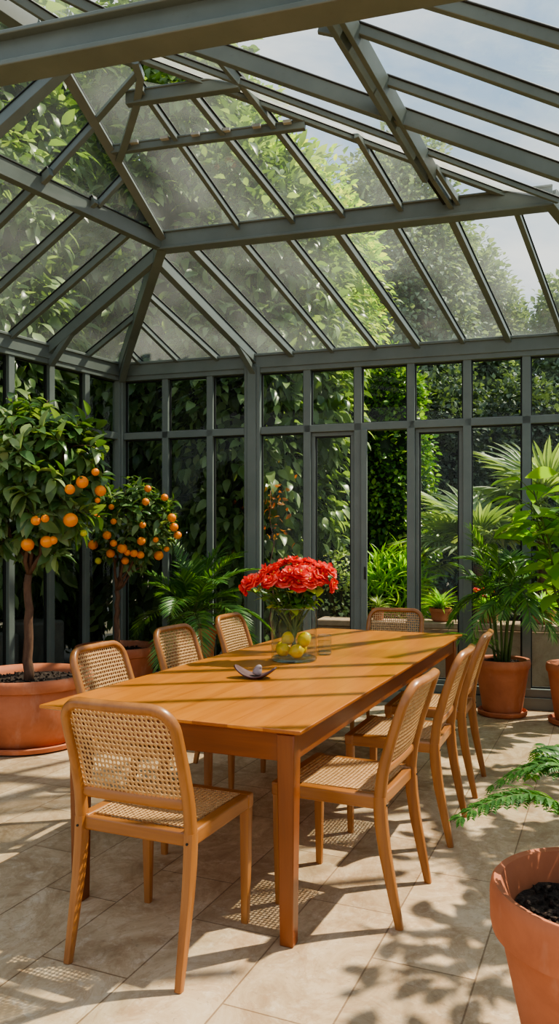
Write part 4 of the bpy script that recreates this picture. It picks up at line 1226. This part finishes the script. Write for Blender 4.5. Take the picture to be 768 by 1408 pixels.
for i, (u, v, dy, kind) in enumerate(bl):
    p = at(u, v, vc[1]+dy); r_ = .053 if kind != 'hang' else .044
    waist = vc + V3(.012*math.cos(i*2.4), .018*math.sin(i*2.4), .15)
    dirn = unit((p-waist)*V3(1,1,.55)+V3(0,0,.02 if kind != 'hang' else -.08))
    nrm = unit(dirn*V3(1.2,1.2,.7)+V3(0,-.25,.35 if kind != 'hang' else -.3))
    side_w = 'left' if u < 396 else 'right'
    lab = {0:labs[0],1:labs[1],15:'coral red flower drooping at the far right of the bouquet',14:'coral red flower at the upper right end of the bouquet'}.get(i)
    fl_ = thing('red_flower', lab or 'ruffled coral red flower in the middle of the bouquet in the vase', 'flower', tuple(waist), 0, 'coral red flowers in the glass vase')
    b = MB(); bloom(b, p-waist, r_, nrm); b.build('petals', PETAL, fl_, sharp=0)
    b = MB(); foot = V3(-.035*math.cos(i*2.4), -.03*math.sin(i*2.4), -.118)
    mid = (p-waist)*.5+V3(0,0,.03)
    b.sweep([foot, foot*.45, V3(0,0,0), mid*.55, mid, (p-waist)-nrm*.012], [.011,.013,.013,.011,.008,.005], [.011,.013,.013,.011,.008,.005], None, 6); b.build('stem', BARK_G, fl_, sharp=0)
    b = MB(); b.lathe([(.001,0),(.007,.004),(.006,.014),(.001,.017)], (0,0,0), 10)
    o = b.build('flower_centre', STAMEN, fl_, loc=tuple(p-waist+nrm*r_*.25), sharp=0)
    # leaves low under the bloom
    nl = 7; P, D, U, S = [], [], [], []
    for k in range(nl):
        t = .30+.55*k/nl; q = mid*2*t*.95; a = k*2.4+i
        if q[2] < .125: q = q+V3(0,0,.135-q[2])
        P.append(q); D.append(unit(V3(math.cos(a), math.sin(a), .15+.3*rng.normal()))); U.append(unit(V3(0,0,1)+.3*rng.normal(size=3))); S.append(.055+.035*rng.random())
    b = MB(); b.scatter(T_leaf(.62,.08,.2,4,.45), np.array(P), np.array(D), np.array(U), np.array(S)); b.build('leaves', LF_IVY if i % 3 else LF_BRIGHT, fl_, sharp=0)

# tumbler of water
gc = onT(446, 900); GR, GH = .040, .110
tg = thing('glass_tumbler', 'small clear glass tumbler of water beside the vase on the table', 'glass', tuple(gc))
b = MB(); b.lathe([(GR*.95,.012),(GR-.001,GH-.001)], (0,0,0), 48); b.build('glass_side', GL_VASE, tg, sharp=0)
b = MB(); b.lathe([(.001,0),(GR*.9,0),(GR*.95,.004),(GR*.96,.014),(GR*.92,.018),(.001,.016)], (0,0,0), 48); b.build('glass_foot', GL_RIM, tg, sharp=0)
b = MB(); b.lathe([(GR-.0035,GH-.003),(GR-.0015,GH+.0005),(GR,GH-.002)], (0,0,0), 48); b.build('glass_rim', GL_RIM, tg, sharp=0)
b = MB(); b.lathe([(.001,.0185),(GR*.90,.0195),(GR*.945,.076),(GR*.93,.078),(.001,.078)], (0,0,0), 48)
o = b.build('water', WATER, None, loc=tuple(gc), sharp=0); tag(o, 'clear water in the small glass tumbler', 'water', kind='stuff')

# curled ceramic dish with a bird-like knob
dm, nt, N, L, out = new_mat('glazed_plum')
f = noise(nt, coords(nt), 14, 4); b_ = bsdf(nt, None, .35); L.new(ramp(nt, f, [(.3,(.055,.020,.020)),(.7,(.10,.038,.036))]), b_.inputs['Base Color']); L.new(b_.outputs[0], out.inputs['Surface'])
dm2, nt, N, L, out = new_mat('glazed_grey_lilac')
f = noise(nt, coords(nt), 10, 4); b_ = bsdf(nt, None, .4); L.new(ramp(nt, f, [(.3,(.10,.055,.055)),(.7,(.19,.125,.122))]), b_.inputs['Base Color']); L.new(b_.outputs[0], out.inputs['Surface'])
dc = onT(351, 932)
dish = thing('curled_dish', 'small plum-coloured curled ceramic dish with a rounded pale knob, lying on the table', 'dish', tuple(dc), R(-12))
V = []; F = []; n1, n2 = 25, 9
for i in range(n1):
    s_ = -1+2*i/(n1-1); x = .098*s_
    hw = .054*math.sqrt(max(.0, 1-abs(s_)**2.6))+.0035
    z = .052*abs(s_)**1.9*(1.08 if s_ < 0 else 1.0)
    for j in range(n2):
        q = -1+2*j/(n2-1)
        V.append((x, hw*q, z+.010*q*q*(1-s_*s_)+.004))
for i in range(n1-1):
    for j in range(n2-1): F.append((i*n2+j, (i+1)*n2+j, (i+1)*n2+j+1, i*n2+j+1))
b = MB(); b.add(V, F, 0, True); o = b.build('dish_bowl', [dm2, dm], dish, sharp=0)
m = o.modifiers.new('thick', 'SOLIDIFY'); m.thickness = .009; m.offset = -1; m.use_flip_normals = False; m.material_offset = 1; m.material_offset_rim = 1
m = o.modifiers.new('sub', 'SUBSURF'); m.levels = m.render_levels = 1
b = MB(); b.sweep([(.0,.012,.008),(.004,.016,.024),(.010,.018,.040),(.017,.016,.050),(.027,.012,.050)], [.046,.046,.040,.030,.010], [.040,.040,.036,.028,.010], (1,0,0), 14)
dm3 = plain('pale_glaze', (.30,.24,.235), .4)
o = b.build('knob', dm3, dish, sharp=0); o['label'] = 'pale grey-lilac rounded knob'
m = o.modifiers.new('sub', 'SUBSURF'); m.levels = m.render_levels = 1

# ------------------------------------------------------------------ garden outside
def oB(s, dist, z=0): return C+DB*s-NB*dist+V3(0,0,z)
def oL(s, dist, z=0): return C+DL*s-NL*dist+V3(0,0,z)
def far(u, d, z): return V3((u-U0)/F_PX*d, d, z)
# low stone wall with ledge
a, b_ = oB(1.75, .95), oB(6.2, .95)
gw = thing('stone_ledge', 'low tan stone garden wall outside the back glass', 'low wall', tuple(a), 0)
b = MB(); p = V3(0,0,0); q = b_-a
b.bar(p+V3(0,0,.22), q+V3(0,0,.22), .30, .68); b.build('wall_blocks', STONE, gw, bevel=.02)
k0 = np.linalg.norm(q); dq = unit(q)
for i in range(5): 
    b = MB(); b.bar(dq*(k0*i/5+.004)+V3(0,0,.59), dq*(k0*(i+1)/5-.004)+V3(0,0,.59), .38, .06); b.build('coping_stone', STONE, gw, bevel=.012)
WTOP = .62
# grey blocks behind the left wall
for i, (s_, d_, w_, h_, lab) in enumerate([(1.0,.75,.50,.55,'grey stone block outside the left wall behind the tall orange tree'), (.35,.85,.42,.62,'grey stone block outside the left wall nearer the corner')]):
    pp = oL(s_, d_); t = MB(); t.box((0,0,h_/2-.06), (w_/2,.22,h_/2+.06), (DL, NL, V3(0,0,1))); o = t.build('stone_block', STONE_G, None, loc=tuple(pp), bevel=.03); tag(o, lab, 'stone block')

specs = [
 # name, label, cat, centre, radii, clumps, per, size, tmpl, mat, kw
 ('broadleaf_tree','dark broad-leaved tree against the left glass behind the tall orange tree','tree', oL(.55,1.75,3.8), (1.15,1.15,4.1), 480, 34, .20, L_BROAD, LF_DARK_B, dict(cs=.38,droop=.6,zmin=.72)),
 ('broadleaf_tree','dark broad-leaved tree outside the left edge of the picture','tree', oL(2.6,1.9,3.9), (1.25,1.25,4.3), 480, 34, .20, L_BROAD, LF_DARK, dict(cs=.38,droop=.6)),
 ('broadleaf_tree','dark broad-leaved tree seen only through the roof at the far left','tree', oL(4.7,2.0,3.5), (1.25,1.25,3.8), 220, 30, .21, L_BROAD, LF_DARK, dict(cs=.4,droop=.6)),
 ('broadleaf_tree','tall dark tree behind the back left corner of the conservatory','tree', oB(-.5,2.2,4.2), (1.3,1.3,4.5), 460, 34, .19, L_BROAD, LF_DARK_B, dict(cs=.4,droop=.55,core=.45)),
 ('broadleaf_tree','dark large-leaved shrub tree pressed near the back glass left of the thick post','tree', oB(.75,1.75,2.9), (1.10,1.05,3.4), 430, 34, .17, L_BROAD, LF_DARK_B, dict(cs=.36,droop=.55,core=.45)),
 ('broadleaf_tree','tall dark tree farthest behind the left corner, seen high through the roof','tree', far(120,12.2,5.6), (1.9,1.4,4.2), 420, 34, .21, L_BROAD, LF_DARK, dict(cs=.42,droop=.5,core=.5)),
 ('yellow_green_tree','sunlit yellow-green tree above the red flowers, seen through roof and upper windows','tree', far(395,11.2,4.55), (1.2,1.3,2.35), 620, 46, .125, L_BROAD, LF_YELLOW, dict(cs=.42,droop=.4,core=.5)),
 ('yellow_green_tree','taller yellow-green tree reaching up to the roof apex','tree', far(285,12.8,6.0), (1.7,1.5,3.1), 620, 44, .13, L_BROAD, LF_YELLOW, dict(cs=.45,droop=.4,core=.55)),
 ('ivy_hedge','tall hedge of small glossy ivy leaves behind the open bay','hedge', oB(2.145,3.0,1.85), (.56,.50,1.95), 420, 46, .075, L_SMALL, LF_IVY, dict(cs=.2,droop=.3,trunk=False,core=.85)),
 ('ivy_hedge','ivy-covered bush behind the sliding sash left of the open bay','hedge', oB(1.489,3.0,1.75), (.62,.50,1.9), 360, 46, .08, L_SMALL, LF_IVY_B, dict(cs=.2,droop=.3,trunk=False,core=.85)),
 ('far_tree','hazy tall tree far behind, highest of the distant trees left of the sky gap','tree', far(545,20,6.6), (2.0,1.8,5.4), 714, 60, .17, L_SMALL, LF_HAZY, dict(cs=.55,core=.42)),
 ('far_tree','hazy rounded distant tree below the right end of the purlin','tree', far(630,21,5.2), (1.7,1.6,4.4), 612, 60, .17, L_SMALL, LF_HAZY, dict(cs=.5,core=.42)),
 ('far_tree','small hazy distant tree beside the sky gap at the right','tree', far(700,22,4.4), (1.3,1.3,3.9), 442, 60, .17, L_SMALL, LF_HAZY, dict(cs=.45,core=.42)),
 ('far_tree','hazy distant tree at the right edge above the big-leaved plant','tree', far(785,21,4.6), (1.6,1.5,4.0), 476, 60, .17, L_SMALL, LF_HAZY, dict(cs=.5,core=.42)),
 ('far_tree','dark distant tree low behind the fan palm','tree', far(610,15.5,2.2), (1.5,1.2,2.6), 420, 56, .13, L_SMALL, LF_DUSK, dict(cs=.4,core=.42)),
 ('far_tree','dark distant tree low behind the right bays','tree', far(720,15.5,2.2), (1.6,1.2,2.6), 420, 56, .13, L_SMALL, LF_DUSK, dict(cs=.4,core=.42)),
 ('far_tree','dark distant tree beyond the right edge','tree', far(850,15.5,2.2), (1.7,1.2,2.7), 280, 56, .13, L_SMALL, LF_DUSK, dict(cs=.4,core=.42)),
 ('laurel_hedge','dark clipped laurel hedge far behind the orange trees','hedge', oL(.2,4.3,1.2), (1.6,.7,1.5), 260, 36, .12, L_BROAD, LF_DARK, dict(cs=.3,droop=.3,trunk=False,core=.8)),
 ('laurel_hedge','dark laurel hedge seen low between the trunks of the two orange trees','hedge', far(70,9.9,1.15), (.95,.5,1.35), 300, 36, .12, L_BROAD, LF_DARK, dict(cs=.3,droop=.3,trunk=False,core=.8)),
 ('laurel_hedge','dark laurel hedge beyond the left edge of the picture','hedge', oL(3.2,4.3,1.2), (1.6,.9,1.5), 220, 36, .12, L_BROAD, LF_DARK, dict(cs=.3,droop=.3,trunk=False,core=.8)),
 ('variegated_bush','pale variegated bush low behind the vase','bush', oB(1.80,1.50,.60), (.40,.25,.72), 260, 34, .05, L_SMALL, LF_PALE, dict(cs=.13,droop=.1,trunk=False,core=.85)),
 ('leafy_bush','light green strap-leaved bush behind the open bay','bush', oB(2.36,1.52,.78), (.34,.25,.50), 60, 22, .24, L_STRAP, LF_BRIGHT, dict(cs=.14,droop=-.5,trunk=False,core=.6,inner=.3)),
]
for sp_ in specs: CROWNS.append((np.asarray(sp_[3], float), np.asarray(sp_[4], float)))
groups = {'broadleaf_tree':'dark trees close to the glass','yellow_green_tree':'yellow-green trees','far_tree':'distant trees','ivy_hedge':'ivy hedges'}
for nm, lab, cat, c_, r_, ncl, per, size, tm, mt, kw in specs:
    gt = garden_tree(nm, lab, cat, c_, r_, ncl, per, size, tm, mt, group=groups.get(nm), **kw)
    if lab.startswith('taller yellow'):              # a few leaves already turned orange
        q = at(243, 246, 11.25) - np.array(gt.location); m_ = 46
        b = MB(); b.scatter(L_BROAD, q+rng.normal(size=(m_,3))*V3(.20,.12,.17), unit_rows(rng.normal(size=(m_,3))+V3(0,0,-.5)), rdir(m_), .10+.06*rng.random(m_)); o = b.build('autumn_leaves', LF_ORANGE, gt, sharp=0); o['label'] = 'orange autumn leaves'

# orange-leaved spray among the dark leaves
b = MB(); cpos = oB(1.36,.50,1.75); pp = rng.normal(size=(70,3))*V3(.09,.06,.17)+V3(0,0,.0); dd_ = unit_rows(rng.normal(size=(70,3))+V3(0,0,-.4))
oz = thing('orange_creeper', 'spray of orange autumn leaves hanging outside right of the thick post', 'creeper', tuple(cpos-V3(0,0,cpos[2]+.1)))
b.scatter(L_BROAD, pp+V3(0,0,cpos[2]+.1), dd_, rdir(70), .05+.03*rng.random(70)); b.build('foliage', LF_ORANGE, oz, sharp=0)
b = MB(); limb(b, (0,0,0), (0,0,cpos[2]+.25), .012, .005, 0, 8, .02); b.build('stem', BARK, oz, sharp=0)

# fan palms
def fan_leaf(lf, st, base, az, elev, petiole, rad, nseg=36):
    base = np.asarray(base, float); d = V3(math.cos(az)*math.cos(elev), math.sin(az)*math.cos(elev), math.sin(elev))
    c = base+d*petiole; limb(st, base, c, .011, .007, .0, 5)
    n_ = unit(V3(-math.cos(az)*math.sin(elev), -math.sin(az)*math.sin(elev), math.cos(elev))); s_ = np.cross(d, n_)
    d2 = unit(d-n_*.35); n_ = unit(np.cross(s_, d2)) 
    pos, dirs, ups, sc = [], [], [], []
    for k in range(nseg):
        a = R(-128+256*k/(nseg-1)); dv = d2*math.cos(a)+s_*math.sin(a)+n_*.10*(1 if k % 2 else .6)
        pos.append(c); dirs.append(unit(dv)); ups.append(n_+.25*(1 if k % 2 else -1)*np.cross(n_, dv)); sc.append(rad*(.80+.2*math.cos(a*.5))*(.93+.1*rng.random()))
    pos, dirs, ups, sc = map(np.array, (pos, dirs, ups, sc))
    lf.scatter(T_leaf(.072,.28,.20,4,.42), pos, dirs, ups, sc)
def fan_palm(label, base, h, leaves, group):
    root = thing('fan_palm', label, 'palm', tuple(base), 0, group)
    st, lf, tr = MB(), MB(), MB()
    limb(tr, (0,0,0), (0,0,h), .075, .085, 0, 6, .01)
    for az, el, pe, rad in leaves: fan_leaf(lf, st, (0,0,h-.03+.05*rng.random()), R(az), R(el), pe, rad)
    tr.build('trunk', BARK, root, sharp=0); st.build('leaf_stalks', BARK_G, root, sharp=0); lf.build('foliage', LF_FAN, root, sharp=0)
fan_palm('fan palm outside behind the sliding sash and tall potted palm, with stiff pleated fans', far(655,8.7,-.11), 1.25,
    [(172,62,.55,.62),(150,35,.45,.55),(185,25,.5,.6),(95,70,.6,.6),(215,50,.5,.55),(240,20,.5,.55),(300,40,.45,.55),(20,35,.5,.55),(190,-5,.45,.5),(60,40,.5,.55),(340,60,.5,.55),(270,62,.4,.55)], 'fan palms outside')
fan_palm('taller fan palm outside at the right edge with fans above the transom', far(748,9.3,-.11), 1.75,
    [(165,60,.55,.75),(190,35,.5,.7),(120,70,.6,.7),(80,60,.5,.7),(215,15,.5,.6),(250,40,.5,.65),(20,50,.5,.7),(300,40,.5,.6),(340,25,.5,.6),(150,10,.5,.6),(270,70,.5,.7)], 'fan palms outside')
# pots on the ledge
def ledge_pot(name, label, s_, dist, r, h, z, kind):
    p = oB(s_, dist, z); t = thing(name, label, 'plant', tuple(p), 0, 'potted plants on the garden wall')
    sz = pot(t, r, h, r*.72, h*.22, wall_=.012, soil_drop=.015, mat=TERRA if kind != 'pale' else TERRA)
    lf = MB(); n = 60 if kind != 'flower' else 90
    a = rng.random(n)*2*PI; el = .3+1.0*rng.random(n)
    D = np.stack([np.cos(a)*np.cos(el), np.sin(a)*np.cos(el), np.sin(el)], 1)
    P = np.zeros((n,3)); P[:,2] = sz; P += D*.03*rng.random((n,1))
    S = (.16+.16*rng.random(n))*r/.12
    ok = side_ok(P+p, True, .06) & side_ok(P+D*S[:,None]+p, True, .06)
    lf.scatter(L_STRAP, P[ok], D[ok], np.tile(V3(0,0,1), (ok.sum(),1)), S[ok]); lf.build('foliage', LF_BRIGHT if kind != 'dark' else LF_FAN, t, sharp=0)
    if kind == 'flower':
        b = MB()
        for k in range(9): bloom(b, V3(.10*rng.normal()*.8, .06*rng.normal(), sz+.13+.08*rng.random()), .028, V3(0,-.4,1), 6)
        b.build('petals', PETAL, t, sharp=0)
    return t
ledge_pot('ledge_plant','small plain terracotta pot with strap-leaved plant on the garden wall, behind the far chair', 2.36, .88, .062, .12, WTOP, 'dark')
ledge_pot('ledge_plant','wider terracotta pot with spreading light green plant on the garden wall', 2.97, .90, .105, .13, WTOP, 'bright')
ledge_pot('ledge_plant','terracotta pot with red flowers on the garden wall, behind the tall potted palm', 3.42, .92, .10, .13, WTOP, 'flower')
ledge_pot('ledge_plant','terracotta pot with green plant on the garden wall at the right edge', 3.92, .92, .11, .14, WTOP, 'bright')
